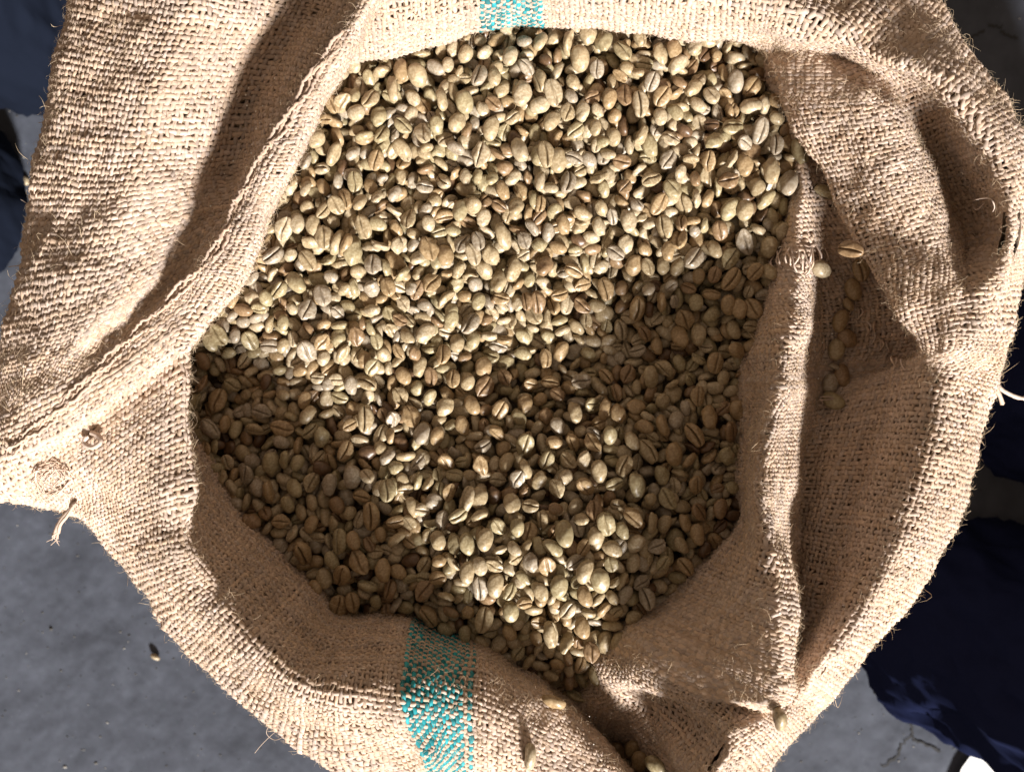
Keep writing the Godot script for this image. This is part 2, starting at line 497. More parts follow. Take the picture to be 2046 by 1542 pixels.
func build_threads(sack: Node3D, cm: Material) -> void:
	# the stitched hem of the folded flap: two twisted threads and the ridge they pull up
	var hem := [[690, 64], [648, 122], [610, 182], [567, 250], [530, 305], [497, 372], [468, 430], [437, 495], [385, 556], [332, 612], [277, 664], [224, 712], [175, 762], [115, 822], [60, 868], [10, 915]]
	var mid: Array = []
	for h in hem.size() - 1:
		for j in 4:
			var hx := lerpf(hem[h][0], hem[h + 1][0], j / 4.0)
			var hy := lerpf(hem[h][1], hem[h + 1][1], j / 4.0)
			var k := nearest_cloth(hx, hy)
			if k >= 0: mid.append(at(hx, hy, P[k].y + 0.0006))
	var level: Array = []
	for k in mid.size():
		var y := 0.0
		for j in range(-3, 4):
			y += mid[clampi(k + j, 0, mid.size() - 1)].y / 7.0
		level.append(Vector3(mid[k].x, y + 0.0004, mid[k].z))
	var path := smooth_path(level, 4)
	for t in 3:
		var s := Soup.new()
		var pts := PackedVector3Array()
		for k in path.size():
			var a := k * 0.3 + t * TAU / 3.0
			var along := (path[mini(k + 1, path.size() - 1)] - path[maxi(k - 1, 0)]).normalized()
			var side := Vector3.UP.cross(along).normalized()
			var off := rough.get_noise_2d(k * 9.0, t * 300.0) * 0.0012
			pts.append(path[k] + side * (cos(a) * 0.0005 + off + (t - 1) * 0.0013) + Vector3.UP * (sin(a) * 0.0004 + 0.0004))
		strand(s, pts, 0.0007, 0.0006, jute() * Color(0.95, 0.9, 0.85))
		part("hem_thread", s.mesh(), cm, sack)
	var loose := func(called: String, pix: Array, r0: float, r1: float, lifts: Array) -> void:
		var q: Array = []
		for k in pix.size():
			q.append(on_cloth(pix[k][0], pix[k][1], lifts[k] * 0.001))
		var s := Soup.new()
		var p := smooth_path(q, 6)
		strand(s, p, r0, r1, jute() * 1.1)
		part(called, s.mesh(), cm, sack)
	var free := func(called: String, pix: Array, r0: float, r1: float) -> void:
		var q: Array = []
		for k in pix:
			q.append(at(k[0], k[1], k[2] * 0.001))
		var s := Soup.new()
		strand(s, smooth_path(q, 6), r0, r1, jute() * 0.9)
		part(called, s.mesh(), cm, sack)
	# twine lying along the outer rim, the knotted twine beside the crease, tassels and loops
	free.call("rim_twine", [[1905, 80, 588], [1932, 100, 584], [1962, 140, 580], [1985, 180, 578], [2003, 225, 577], [2018, 270, 577], [2028, 310, 576]], 0.0011, 0.0009)
	free.call("knot_twine", [[1968, 735, 582], [1985, 748, 575], [1996, 772, 566], [2012, 784, 560], [2036, 794, 555], [2060, 796, 552]], 0.0009, 0.0009)
	free.call("knot_twine", [[1975, 745, 580], [1988, 770, 572], [1998, 790, 566], [2004, 808, 562]], 0.0008, 0.0010)
	free.call("tassel", [[150, 1005, 585], [140, 1018, 578], [124, 1036, 570], [113, 1056, 564], [108, 1072, 560]], 0.0009, 0.0012)
	free.call("tassel", [[146, 1010, 584], [134, 1030, 575], [120, 1048, 568], [116, 1066, 564]], 0.0006, 0.0008)
	for k in 9:
		free.call("tassel_fibre", [[112 + k, 1052 + k, 564], [108 + rng.randf_range(-8, 8), 1072 + rng.randf_range(-4, 6), 562], [106 + rng.randf_range(-16, 16), 1084 + rng.randf_range(-8, 10), 561]], 0.0003, 0.00012)
	free.call("stray_thread", [[1895, 1000, 560], [1898, 1014, 552], [1900, 1024, 548], [1906, 1033, 545]], 0.0008, 0.0007)
	loose.call("stray_thread", [[1622, 798], [1632, 795], [1642, 797], [1650, 803], [1654, 812]], 0.0004, 0.0003, [3, 6, 9, 8, 4])
	for k in 12:
		var q: Array = []
		var lift: Array = []
		var turn := rng.randf() * TAU
		var rx := rng.randf_range(22, 48)
		var ry := rng.randf_range(16, 34)
		for j in 7:
			var a := turn + j * rng.randf_range(0.55, 0.95)
			q.append([108 + cos(a) * rx + rng.randfn(0, 5), 950 + sin(a) * ry + rng.randfn(0, 5)])
			lift.append(rng.randf_range(0.8, 2.6))
		loose.call("loop_fibre", q, 0.00022, 0.00014, lift)
	loose.call("stray_thread", [[185, 862], [205, 870], [212, 882], [196, 890], [178, 882], [182, 868]], 0.0009, 0.001, [2, 3, 4, 4, 3, 3])
	free.call("curly_fibre", [[590, 1452, 575], [565, 1440, 572], [540, 1448, 570], [532, 1465, 568], [548, 1478, 566], [566, 1470, 568], [560, 1455, 566], [540, 1470, 562], [520, 1490, 558], [508, 1505, 556]], 0.00017, 0.00014)
	free.call("curly_fibre", [[15, 533, 575], [40, 531, 578], [65, 535, 582]], 0.00016, 0.00014)
	loose.call("curly_fibre", [[1985, 400], [1980, 412], [1972, 398], [1985, 388], [2003, 394], [2005, 412], [1990, 428]], 0.0003, 0.0002, [3, 5, 6, 6, 6, 4, 2])
	for f in [[62, 430, 40, 398], [85, 352, 78, 320], [122, 150, 100, 138], [142, 60, 150, 10], [105, 250, 75, 245], [128, 110, 122, 70], [230, 1085, 212, 1075], [330, 1230, 322, 1245], [480, 1385, 470, 1402], [1690, 1290, 1705, 1283], [1860, 1090, 1872, 1080], [2010, 650, 2028, 645], [1940, 880, 1958, 888]]:
		free.call("stray_fibre", [[f[0], f[1], 578], [(f[0] + f[2]) * 0.5 + 5, (f[1] + f[3]) * 0.5 - 4, 578], [f[2], f[3], 580]], 0.00022, 0.00013)
	# frayed seam at the head of the inner fold
	for k in 16:
		var x := 1548.0 + k * 6.5 + rng.randf_range(-3, 3)
		var y := 540.0 + rng.randf_range(-14, 14)
		loose.call("frayed_seam_thread", [[x, y], [x + rng.randf_range(-5, 5), y - 12], [x + rng.randf_range(-8, 8), y - 30 - rng.randf_range(0, 18)]], 0.0005, 0.0003, [0.8, 3.0, 1.5])
	for k in 14:
		var x := 1705.0 + k * 7.5 + rng.randf_range(-6, 6)
		var y := 612.0 + k * 8.0 + rng.randf_range(-14, 14)
		loose.call("frayed_seam_thread", [[x, y], [x + rng.randf_range(-4, 8), y + 10], [x + rng.randf_range(-12, 12), y + 24]], 0.0006, 0.0003, [0.8, 2.5, 1.2])

# ---------------------------------------------------------------- coffee beans
func bean_mesh(len_h: float, wid: float, back: float, flat: float, groove: float, bow: float, kidney: float, shrivel := 0.0) -> ArrayMesh:
	# crease side up (+y), long axis x; metres
	var angles := [0.0, 2.5, 6.0, 10.0, 16.0, 26.0, 42.0, 62.0, 82.0, 100.0, 125.0, 152.0, 180.0]
	var phis := PackedFloat32Array()
	for a in angles: phis.append(a)
	for k in range(angles.size() - 2, 0, -1): phis.append(360.0 - angles[k])
	var st_ := SurfaceTool.new()
	st_.begin(Mesh.PRIMITIVE_TRIANGLES)
	st_.set_smooth_group(0)
	var nx := 15
	var m := phis.size()
	for i in nx + 1:
		var th := PI * i / nx
		var cx := cos(th)
		var sx := pow(sin(th), 0.92) if i > 0 and i < nx else 0.0
		for k in m:
			var ph := deg_to_rad(phis[k])
			var dy := cos(ph) * sx
			var dz := sin(ph) * sx
			var x := cx * len_h
			var z := dz * wid * (1.0 - 0.06 * cx)
			var y := 0.0
			var c := Color(1, 1, 1)
			if dy > 0:
				y = flat * pow(dy, 0.5)
				var gz := z - bow * sin(cx * 2.6) * wid
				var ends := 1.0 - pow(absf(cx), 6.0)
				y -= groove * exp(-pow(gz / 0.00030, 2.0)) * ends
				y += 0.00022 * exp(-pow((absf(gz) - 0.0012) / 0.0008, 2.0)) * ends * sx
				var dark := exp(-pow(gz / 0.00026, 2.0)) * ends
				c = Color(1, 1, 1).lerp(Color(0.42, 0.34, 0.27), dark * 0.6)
			else:
				y = dy * back
			z += kidney * cx * cx * wid
			y += 0.00018 * sin(cx * 5.0 + dz * 4.0 + len_h * 9000.0)
			if shrivel > 0.0:
				var w := 1.0 + shrivel * rough.get_noise_3d(cx * 15.0, dy * 15.0 + len_h * 90000.0, dz * 15.0)
				x *= w
				y *= w
				z *= w
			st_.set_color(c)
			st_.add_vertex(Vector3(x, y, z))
	for i in nx:
		for k in m:
			var a := i * m + k
			var b := i * m + (k + 1) % m
			for q in [a, b, a + m, b, b + m, a + m]:
				st_.add_index(q)
	st_.generate_normals()
	return st_.commit()

var bean_shapes: Array = []
var bean_mats: Array = []
var tones: Array = []
var heap_meshes: Array = []
const CELL := 0.0012
const GX := 290
const GZ := 320
const OX := -0.172
const OZ := -0.185
var top := PackedFloat32Array()
var goal := PackedFloat32Array()
var owner_of := PackedInt32Array()
var inside := PackedByteArray()
var beans: Array = []    # [Transform3D, shape, tone, face]

func heap_height(px: float, py: float) -> float:
	var h := 0.545
	h += 0.021 * exp(-(pow((px - 1090) / 260.0, 2) + pow((py - 1110) / 150.0, 2)))
	h += 0.008 * exp(-(pow((px - 950) / 500.0, 2) + pow((py - 200) / 200.0, 2)))
	h -= 0.013 * exp(-(pow((px - 450) / 130.0, 2) + pow((py - 800) / 140.0, 2)))
	h -= 0.018 * exp(-(pow((px - 1150) / 300.0, 2) + pow((py - 700) / 140.0, 2)))
	h += 0.005 * exp(-(pow((px - 700) / 140.0, 2) + pow((py - 560) / 110.0, 2)))
	h -= 0.012 * exp(-(pow((px - 1160) / 90.0, 2) + pow((py - 1400) / 60.0, 2)))
	h += wave.get_noise_2d(px * 0.22, py * 0.22) * 0.004
	return h

func prepare_heap() -> void:
	top.resize(GX * GZ)
	goal.resize(GX * GZ)
	owner_of.resize(GX * GZ)
	owner_of.fill(-1)
	inside.resize(GX * GZ)
	var poly := PackedVector2Array()
	for k in stations.size():
		if k >= 43: break
		var p: Vector3 = stations[k][1]
		poly.append(Vector2(p.x, p.z))
	for iz in GZ:
		for ix in GX:
			var x := OX + ix * CELL
			var z := OZ + iz * CELL
			var k := iz * GX + ix
			var s := seen_at(Vector3(x, 0.546, z))
			goal[k] = heap_height(s.x, s.y)
			top[k] = goal[k] - 0.0150
			inside[k] = 1 if Geometry2D.is_point_in_polygon(Vector2(x, z), poly) else 0

# where an ellipsoid comes to rest when let down at (x, z); returns height of its centre
func rest_height(x: float, z: float, b: Basis, ax: Vector3) -> float:
	var q := quad(b, ax)
	var reach_x := q[6]
	var reach_z := q[7]
	var best := -1.0
	var x0 := maxi(0, ceili((x - reach_x - OX) / CELL))
	var x1 := mini(GX - 1, floori((x + reach_x - OX) / CELL))
	var z0 := maxi(0, ceili((z - reach_z - OZ) / CELL))
	var z1 := mini(GZ - 1, floori((z + reach_z - OZ) / CELL))
	for iz in range(z0, z1 + 1):
		var dz := OZ + iz * CELL - z
		for ix in range(x0, x1 + 1):
			var dx := OX + ix * CELL - x
			var lin := q[1] * dx + q[2] * dz
			var disc := lin * lin - q[0] * (q[3] * dx * dx + 2.0 * q[4] * dx * dz + q[5] * dz * dz - 1.0)
			if disc <= 0.0: continue
			var low := (-lin - sqrt(disc)) / q[0]
			best = maxf(best, top[iz * GX + ix] - low)
	return best

func quad(b: Basis, ax: Vector3) -> PackedFloat64Array:
	var ia := Vector3(1.0 / (ax.x * ax.x), 1.0 / (ax.y * ax.y), 1.0 / (ax.z * ax.z))
	var m := func(i: int, j: int) -> float:
		return b.x[i] * b.x[j] * ia.x + b.y[i] * b.y[j] * ia.y + b.z[i] * b.z[j] * ia.z
	var rx := sqrt(pow(b.x.x * ax.x, 2) + pow(b.y.x * ax.y, 2) + pow(b.z.x * ax.z, 2))
	var rz := sqrt(pow(b.x.z * ax.x, 2) + pow(b.y.z * ax.y, 2) + pow(b.z.z * ax.z, 2))
	return PackedFloat64Array([m.call(1, 1), m.call(0, 1), m.call(1, 2), m.call(0, 0), m.call(0, 2), m.call(2, 2), rx, rz])

func settle(x: float, z: float, h: float, b: Basis, ax: Vector3, id: int) -> void:
	var q := quad(b, ax)
	for iz in range(maxi(0, ceili((z - q[7] - OZ) / CELL)), mini(GZ - 1, floori((z + q[7] - OZ) / CELL)) + 1):
		var dz := OZ + iz * CELL - z
		for ix in range(maxi(0, ceili((x - q[6] - OX) / CELL)), mini(GX - 1, floori((x + q[6] - OX) / CELL)) + 1):
			var dx := OX + ix * CELL - x
			var lin := q[1] * dx + q[2] * dz
			var disc := lin * lin - q[0] * (q[3] * dx * dx + 2.0 * q[4] * dx * dz + q[5] * dz * dz - 1.0)
			if disc <= 0.0: continue
			var k := iz * GX + ix
			var high := h + (-lin + sqrt(disc)) / q[0]
			if high > top[k]:
				top[k] = high
				owner_of[k] = id

func lean(face: int, share := 1.0) -> Basis:
	# face 0: crease up, 1: round back up, 2: on its edge
	var b := Basis.from_euler(Vector3(rng.randfn(0, 0.45), 0, rng.randfn(0, 0.38)) * share)
	if face == 1: b = b * Basis(Vector3.RIGHT, PI)
	if face == 2: b = b * Basis(Vector3.RIGHT, PI * 0.5 * (1 if rng.randf() < 0.5 else -1))
	return b

func pile_beans() -> void:
	prepare_heap()
	fill_heap(0.0052, 0.0, 9000)
	lay_seen_beans()
	fill_heap(0.0043, 0.0008, 12000)

func fill_heap(below: float, above: float, patience: int) -> void:
	var ax0 := Vector3(0.0042, 0.0019, 0.0032)
	var misses := 0
	while misses < patience and beans.size() < 4800:
		var ix := rng.randi_range(2, GX - 3)
		var iz := rng.randi_range(2, GZ - 3)
		var k := iz * GX + ix
		if inside[k] == 0: continue
		if top[k] > goal[k] - below:
			misses += 1
			continue
		# let it roll to a lower spot nearby
		var x := OX + ix * CELL
		var z := OZ + iz * CELL
		var lowest := 1e9
		var take: Array = []
		var sc := clampf(rng.randfn(1.0, 0.09), 0.78, 1.2)
		var ax := Vector3(ax0.x * sc * rng.randf_range(0.93, 1.08), ax0.y * sc, ax0.z * sc * rng.randf_range(0.94, 1.08))
		for trial in 5:
			var u := rng.randf()
			var face := 0 if u < 0.34 else (1 if u < 0.74 else 2)
			var b := Basis(Vector3.UP, rng.randf() * TAU) * lean(face)
			var xx := x + rng.randf_range(-0.0022, 0.0022)
			var zz := z + rng.randf_range(-0.0022, 0.0022)
			var h := rest_height(xx, zz, b, ax)
			var score := h - (0.0009 if face == 2 else 0.0)
			if score < lowest:
				lowest = score
				take = [xx, zz, h, b, face]
		var kk := clampi(roundi((take[1] - OZ) / CELL), 0, GZ - 1) * GX + clampi(roundi((take[0] - OX) / CELL), 0, GX - 1)
		if inside[kk] == 0 or take[2] > goal[kk] + above - below + 0.0022:
			# a gap too tight for a whole bean takes a small one, wedged a little deeper
			misses += 1
			if inside[kk] == 0 or top[k] > goal[k] - below - 0.003 or take[2] > goal[kk] + above - below + 0.0042: continue
			drop(take[0], take[1], take[2] - 0.0022, take[3], ax * 0.92, take[4])
			continue
		drop(take[0], take[1], take[2] - 0.0003, take[3], ax, take[4])

# a bean seen on the heap: where, which way its length points, its length, its face (0 crease, 1 back, 2 edge) and tone
func lay(px: float, py: float, turn: float, size: float, face: int, tone: int) -> void:
	var p := at(px, py, 0.546)
	var ax := Vector3.ZERO
	var b := Basis(Vector3.UP, -deg_to_rad(turn)) * lean(face, 0.8)
	for pass_no in 3:
		var k := clampi(roundi((p.z - OZ) / CELL), 0, GZ - 1) * GX + clampi(roundi((p.x - OX) / CELL), 0, GX - 1)
		if pass_no == 0: p = at(px, py, goal[k])
		var half := clampf(size * (EYE - p.y) / FOCAL * 0.46, 0.0034, 0.0060)
		ax = Vector3(half, half * 0.44, clampf(half * 0.75, 0.0027, 0.0040))
		var h := clampf(rest_height(p.x, p.z, b, ax), goal[k] - 0.004, goal[k] + 0.0026)
		p = at(px, py, h)
	laid[drop(p.x, p.z, p.y, b, ax, face, tone)] = true

var laid := {}
func lay_seen_beans() -> void:
	lay(766, 116, 90, 30, 1, 2); lay(737, 106, 150, 40, 2, 1); lay(708, 130, 90, 32, 1, 0); lay(685, 144, 100, 36, 1, 0); lay(669, 173, 100, 32, 1, 0); lay(736, 157, 90, 38, 1, 2)
	lay(762, 143, 160, 40, 2, 1); lay(786, 177, 85, 62, 2, 1); lay(800, 140, 85, 48, 1, 3); lay(834, 150, 75, 54, 1, 1); lay(841, 108, 0, 42, 2, 2); lay(870, 136, 30, 42, 1, 4)
	lay(882, 101, 90, 30, 1, 1); lay(905, 97, 100, 38, 1, 0); lay(930, 108, 120, 42, 1, 1); lay(968, 106, 150, 32, 1, 0); lay(959, 80, 130, 32, 1, 0); lay(895, 129, 100, 26, 1, 0)
	lay(918, 148, 110, 38, 2, 1); lay(958, 151, 100, 50, 0, 4); lay(988, 155, 90, 40, 1, 1); lay(708, 190, 90, 36, 1, 2); lay(683, 205, 105, 48, 0, 1); lay(663, 206, 60, 44, 0, 3)
	lay(740, 198, 125, 46, 0, 1); lay(711, 225, 170, 44, 1, 0); lay(756, 232, 105, 46, 1, 2); lay(805, 251, 35, 44, 0, 2); lay(844, 266, 85, 50, 0, 0); lay(872, 249, 85, 42, 1, 2)
	lay(913, 245, 140, 50, 1, 1); lay(965, 218, 45, 38, 1, 0); lay(928, 204, 75, 52, 1, 2); lay(882, 200, 80, 48, 2, 1); lay(727, 271, 165, 40, 2, 2); lay(667, 308, 115, 52, 2, 1)
	lay(633, 278, 130, 44, 1, 1); lay(811, 308, 60, 34, 0, 0); lay(852, 296, 165, 32, 2, 1); lay(911, 296, 30, 44, 2, 4); lay(961, 308, 110, 56, 0, 0); lay(980, 257, 105, 50, 1, 1)
	lay(751, 320, 105, 46, 0, 3); lay(764, 269, 115, 44, 0, 2)
	lay(1047, 82, 20, 34, 1, 4); lay(1079, 83, 110, 44, 1, 1); lay(1109, 73, 140, 40, 1, 1); lay(1150, 50, 90, 32, 1, 0); lay(1175, 67, 100, 48, 1, 1); lay(1205, 79, 80, 66, 1, 2)
	lay(1137, 87, 100, 54, 2, 1); lay(1159, 117, 88, 66, 1, 1); lay(1193, 138, 90, 42, 0, 4); lay(1245, 101, 60, 48, 0, 2); lay(1279, 73, 80, 46, 0, 1); lay(1320, 106, 85, 52, 1, 1)
	lay(1354, 128, 130, 48, 1, 0); lay(1348, 99, 80, 46, 1, 3); lay(1388, 91, 95, 42, 1, 0); lay(1303, 163, 110, 44, 0, 4); lay(1323, 192, 120, 50, 0, 3); lay(1281, 208, 85, 66, 0, 0)
	lay(1247, 190, 85, 50, 0, 5); lay(1218, 198, 105, 42, 1, 3); lay(1185, 194, 150, 40, 0, 5); lay(1145, 165, 70, 40, 1, 1); lay(1141, 192, 60, 34, 1, 4); lay(1078, 210, 160, 48, 1, 0)
	lay(1044, 187, 105, 54, 1, 0); lay(1079, 161, 85, 50, 2, 1); lay(1052, 134, 45, 42, 0, 4); lay(1019, 112, 100, 46, 1, 0); lay(1106, 185, 75, 58, 0, 0); lay(1024, 235, 150, 38, 0, 1)
	lay(1102, 241, 125, 46, 1, 1); lay(1134, 224, 110, 44, 0, 1); lay(1164, 222, 100, 46, 1, 0); lay(1193, 221, 60, 28, 1, 0); lay(1228, 232, 130, 34, 1, 3); lay(1150, 261, 140, 42, 0, 2)
	lay(1190, 255, 85, 38, 1, 1); lay(1226, 274, 80, 42, 1, 1); lay(1298, 292, 75, 50, 1, 2); lay(1320, 233, 80, 40, 1, 0); lay(1339, 276, 10, 44, 0, 0); lay(1336, 319, 120, 46, 0, 4)
	lay(1280, 272, 120, 52, 2, 1); lay(1037, 300, 75, 60, 1, 0); lay(1075, 310, 90, 46, 1, 2); lay(1092, 308, 80, 56, 0, 1); lay(1115, 320, 90, 56, 1, 1); lay(1148, 315, 25, 40, 0, 4)
	lay(1243, 323, 5, 42, 0, 5)
	lay(1385, 175, 140, 44, 1, 1); lay(1422, 190, 60, 44, 0, 0); lay(1395, 210, 40, 40, 1, 0); lay(1470, 163, 95, 48, 1, 4); lay(1502, 173, 130, 50, 0, 3); lay(1500, 212, 160, 50, 2, 0)
	lay(1549, 202, 50, 34, 1, 3); lay(1553, 236, 25, 38, 1, 1); lay(1464, 253, 160, 50, 0, 2); lay(1520, 261, 95, 56, 0, 4); lay(1428, 281, 150, 46, 1, 2); lay(1489, 285, 20, 42, 0, 4)
	lay(1553, 289, 90, 44, 0, 4); lay(1600, 302, 70, 56, 0, 2); lay(1541, 341, 100, 62, 1, 1); lay(1489, 330, 85, 48, 1, 3); lay(1576, 365, 92, 66, 1, 4); lay(1514, 375, 70, 46, 1, 1)
	lay(1457, 361, 165, 46, 0, 5); lay(1416, 322, 100, 44, 0, 3); lay(1462, 318, 120, 40, 2, 0); lay(1381, 318, 10, 38, 2, 1); lay(1344, 377, 55, 50, 0, 2); lay(1317, 408, 120, 50, 0, 3)
	lay(1300, 357, 145, 46, 0, 1); lay(1389, 357, 90, 36, 1, 5); lay(1360, 343, 140, 32, 1, 0); lay(1459, 418, 120, 52, 1, 2); lay(1489, 420, 95, 48, 1, 1); lay(1532, 398, 130, 50, 2, 2)
	lay(1391, 396, 85, 42, 2, 0); lay(1414, 396, 110, 42, 2, 3)
	lay(610, 377, 90, 36, 1, 0); lay(709, 363, 90, 46, 0, 2); lay(692, 397, 70, 48, 0, 3); lay(671, 410, 55, 46, 0, 1); lay(613, 414, 150, 32, 1, 1); lay(646, 422, 130, 38, 0, 1)
	lay(718, 404, 95, 42, 1, 1); lay(753, 393, 80, 38, 1, 0); lay(787, 387, 120, 38, 1, 4); lay(848, 373, 170, 40, 0, 4); lay(566, 457, 105, 54, 0, 0); lay(593, 446, 80, 46, 1, 0)
	lay(625, 453, 85, 48, 1, 1); lay(666, 444, 20, 32, 1, 0); lay(726, 453, 72, 54, 0, 1); lay(754, 447, 20, 42, 1, 2); lay(815, 438, 90, 46, 0, 1); lay(856, 447, 80, 38, 1, 0)
	lay(705, 504, 110, 58, 1, 2); lay(673, 485, 110, 54, 2, 1); lay(690, 490, 110, 52, 2, 3); lay(546, 512, 140, 50, 0, 4); lay(580, 510, 120, 34, 1, 0); lay(615, 520, 60, 48, 0, 1)
	lay(619, 485, 5, 40, 2, 1); lay(648, 473, 80, 54, 0, 1); lay(744, 528, 85, 48, 0, 4); lay(716, 543, 10, 38, 1, 1); lay(761, 490, 20, 42, 2, 0); lay(793, 490, 85, 38, 1, 0)
	lay(857, 496, 70, 56, 0, 3); lay(662, 553, 20, 36, 1, 4); lay(591, 565, 55, 52, 1, 2); lay(499, 553, 140, 44, 0, 4); lay(687, 577, 150, 32, 1, 1); lay(644, 590, 75, 52, 0, 4)
	lay(614, 618, 110, 50, 0, 4); lay(742, 577, 100, 44, 1, 4); lay(775, 573, 70, 46, 0, 3); lay(861, 565, 130, 50, 0, 3); lay(743, 620, 10, 38, 1, 0); lay(804, 547, 130, 42, 2, 2)
	lay(674, 623, 30, 32, 0, 4); lay(531, 596, 60, 40, 1, 2); lay(558, 580, 140, 44, 0, 2)
	lay(929, 354, 85, 36, 1, 0); lay(983, 356, 110, 34, 1, 2); lay(1136, 365, 105, 52, 0, 4); lay(1101, 375, 20, 28, 1, 0); lay(1080, 362, 95, 48, 2, 0); lay(1206, 379, 90, 36, 1, 2)
	lay(1250, 373, 130, 32, 0, 5); lay(1004, 381, 70, 42, 1, 3); lay(946, 412, 110, 46, 1, 1); lay(919, 420, 105, 48, 1, 2); lay(966, 434, 100, 42, 1, 0); lay(997, 412, 20, 36, 0, 5)
	lay(1031, 412, 95, 46, 1, 1); lay(1108, 422, 125, 40, 1, 2); lay(1125, 449, 75, 44, 1, 3); lay(1164, 428, 30, 42, 1, 1); lay(1201, 416, 80, 38, 1, 1); lay(1196, 453, 70, 42, 1, 0)
	lay(1257, 442, 85, 50, 1, 0); lay(1250, 487, 90, 42, 1, 0); lay(1048, 479, 60, 40, 0, 4); lay(1005, 473, 80, 60, 2, 1); lay(923, 487, 110, 46, 0, 4); lay(946, 508, 70, 48, 0, 0)
	lay(956, 481, 75, 44, 0, 4); lay(980, 510, 65, 46, 1, 1); lay(890, 510, 90, 50, 1, 3); lay(968, 539, 65, 44, 1, 1); lay(1027, 541, 115, 52, 2, 1); lay(997, 561, 90, 52, 1, 1)
	lay(1088, 530, 100, 50, 1, 5); lay(1115, 496, 20, 38, 1, 3); lay(1146, 541, 15, 42, 0, 3); lay(1163, 569, 160, 38, 0, 3); lay(1212, 577, 75, 52, 0, 3); lay(1118, 590, 160, 40, 0, 3)
	lay(1163, 612, 30, 42, 0, 5); lay(1230, 506, 30, 42, 0, 4); lay(928, 592, 0, 32, 1, 3); lay(956, 602, 105, 40, 1, 2); lay(1002, 596, 10, 38, 0, 3); lay(1054, 602, 80, 40, 0, 5)
	lay(1076, 604, 90, 50, 0, 5); lay(892, 598, 130, 50, 2, 1); lay(902, 623, 90, 40, 1, 2); lay(1267, 530, 105, 50, 1, 3)
	lay(1328, 453, 80, 54, 0, 1); lay(1355, 477, 85, 54, 0, 3); lay(1488, 485, 60, 58, 0, 4); lay(1387, 516, 130, 58, 0, 4); lay(1458, 516, 120, 52, 0, 2); lay(1428, 498, 70, 42, 1, 1)
	lay(1537, 494, 100, 50, 1, 1); lay(1566, 461, 115, 44, 1, 0); lay(1586, 441, 120, 46, 1, 3); lay(1515, 459, 25, 36, 2, 0); lay(1439, 461, 85, 46, 0, 5); lay(1539, 543, 75, 46, 1, 1)
	lay(1509, 543, 120, 44, 0, 3); lay(1462, 559, 125, 54, 0, 3); lay(1428, 549, 110, 40, 0, 5); lay(1294, 533, 70, 40, 0, 1); lay(1334, 502, 90, 42, 1, 3); lay(1341, 571, 140, 34, 0, 4)
	lay(1376, 576, 30, 36, 0, 5); lay(1391, 604, 90, 42, 1, 2); lay(1422, 588, 10, 40, 0, 3); lay(1504, 617, 55, 52, 0, 3); lay(1477, 616, 70, 48, 1, 3); lay(1455, 610, 80, 46, 1, 3)
	lay(1423, 629, 150, 44, 1, 2); lay(1369, 637, 65, 52, 0, 3); lay(1396, 668, 85, 50, 1, 1); lay(1358, 672, 70, 52, 1, 3); lay(1274, 617, 95, 56, 0, 3); lay(1348, 602, 40, 34, 0, 4)
	lay(1321, 602, 85, 46, 2, 3); lay(1296, 578, 85, 38, 1, 4); lay(1466, 659, 75, 42, 1, 1); lay(1274, 702, 170, 38, 0, 4); lay(1312, 692, 80, 38, 1, 3); lay(1473, 700, 30, 44, 1, 3)
	lay(1289, 666, 60, 38, 0, 5)
	lay(435, 671, 50, 50, 0, 2); lay(419, 683, 70, 44, 1, 2); lay(405, 722, 70, 44, 1, 5); lay(456, 705, 160, 36, 1, 2); lay(469, 671, 100, 34, 1, 4); lay(565, 645, 90, 36, 1, 2)
	lay(644, 683, 125, 42, 0, 3); lay(675, 675, 105, 42, 1, 2); lay(646, 649, 150, 34, 1, 3); lay(712, 671, 80, 44, 0, 5); lay(612, 702, 60, 54, 0, 4); lay(646, 716, 110, 36, 1, 0)
	lay(685, 706, 130, 42, 2, 1); lay(728, 718, 105, 38, 1, 3); lay(735, 765, 30, 46, 0, 1); lay(743, 733, 120, 42, 0, 2); lay(401, 767, 80, 42, 0, 5); lay(464, 769, 30, 40, 0, 2)
	lay(434, 800, 105, 56, 0, 3); lay(501, 743, 150, 34, 2, 1); lay(530, 763, 110, 34, 1, 6); lay(598, 741, 165, 36, 1, 3); lay(565, 790, 0, 32, 1, 1); lay(480, 823, 150, 36, 0, 4)
	lay(522, 822, 15, 44, 0, 4); lay(387, 806, 110, 46, 2, 2); lay(607, 800, 105, 40, 1, 3); lay(614, 829, 130, 48, 2, 1); lay(564, 857, 5, 50, 0, 3); lay(508, 858, 5, 42, 0, 1)
	lay(469, 858, 100, 40, 1, 2); lay(620, 862, 140, 42, 0, 2); lay(643, 874, 95, 46, 1, 2); lay(731, 837, 90, 60, 0, 1); lay(698, 849, 150, 34, 0, 3); lay(562, 884, 20, 38, 1, 4)
	lay(690, 901, 115, 46, 0, 3); lay(448, 847, 100, 42, 2, 3); lay(700, 770, 85, 42, 1, 4); lay(420, 856, 50, 50, 2, 4)
	lay(849, 665, 135, 48, 1, 0); lay(940, 647, 125, 50, 0, 4); lay(902, 637, 95, 42, 1, 2); lay(799, 640, 20, 32, 0, 5); lay(813, 673, 50, 38, 1, 1); lay(913, 686, 95, 44, 1, 1)
	lay(945, 681, 105, 40, 1, 2); lay(977, 671, 5, 36, 2, 0); lay(886, 708, 95, 44, 0, 3); lay(838, 733, 110, 44, 1, 1); lay(828, 706, 60, 32, 1, 5); lay(806, 751, 60, 42, 1, 3)
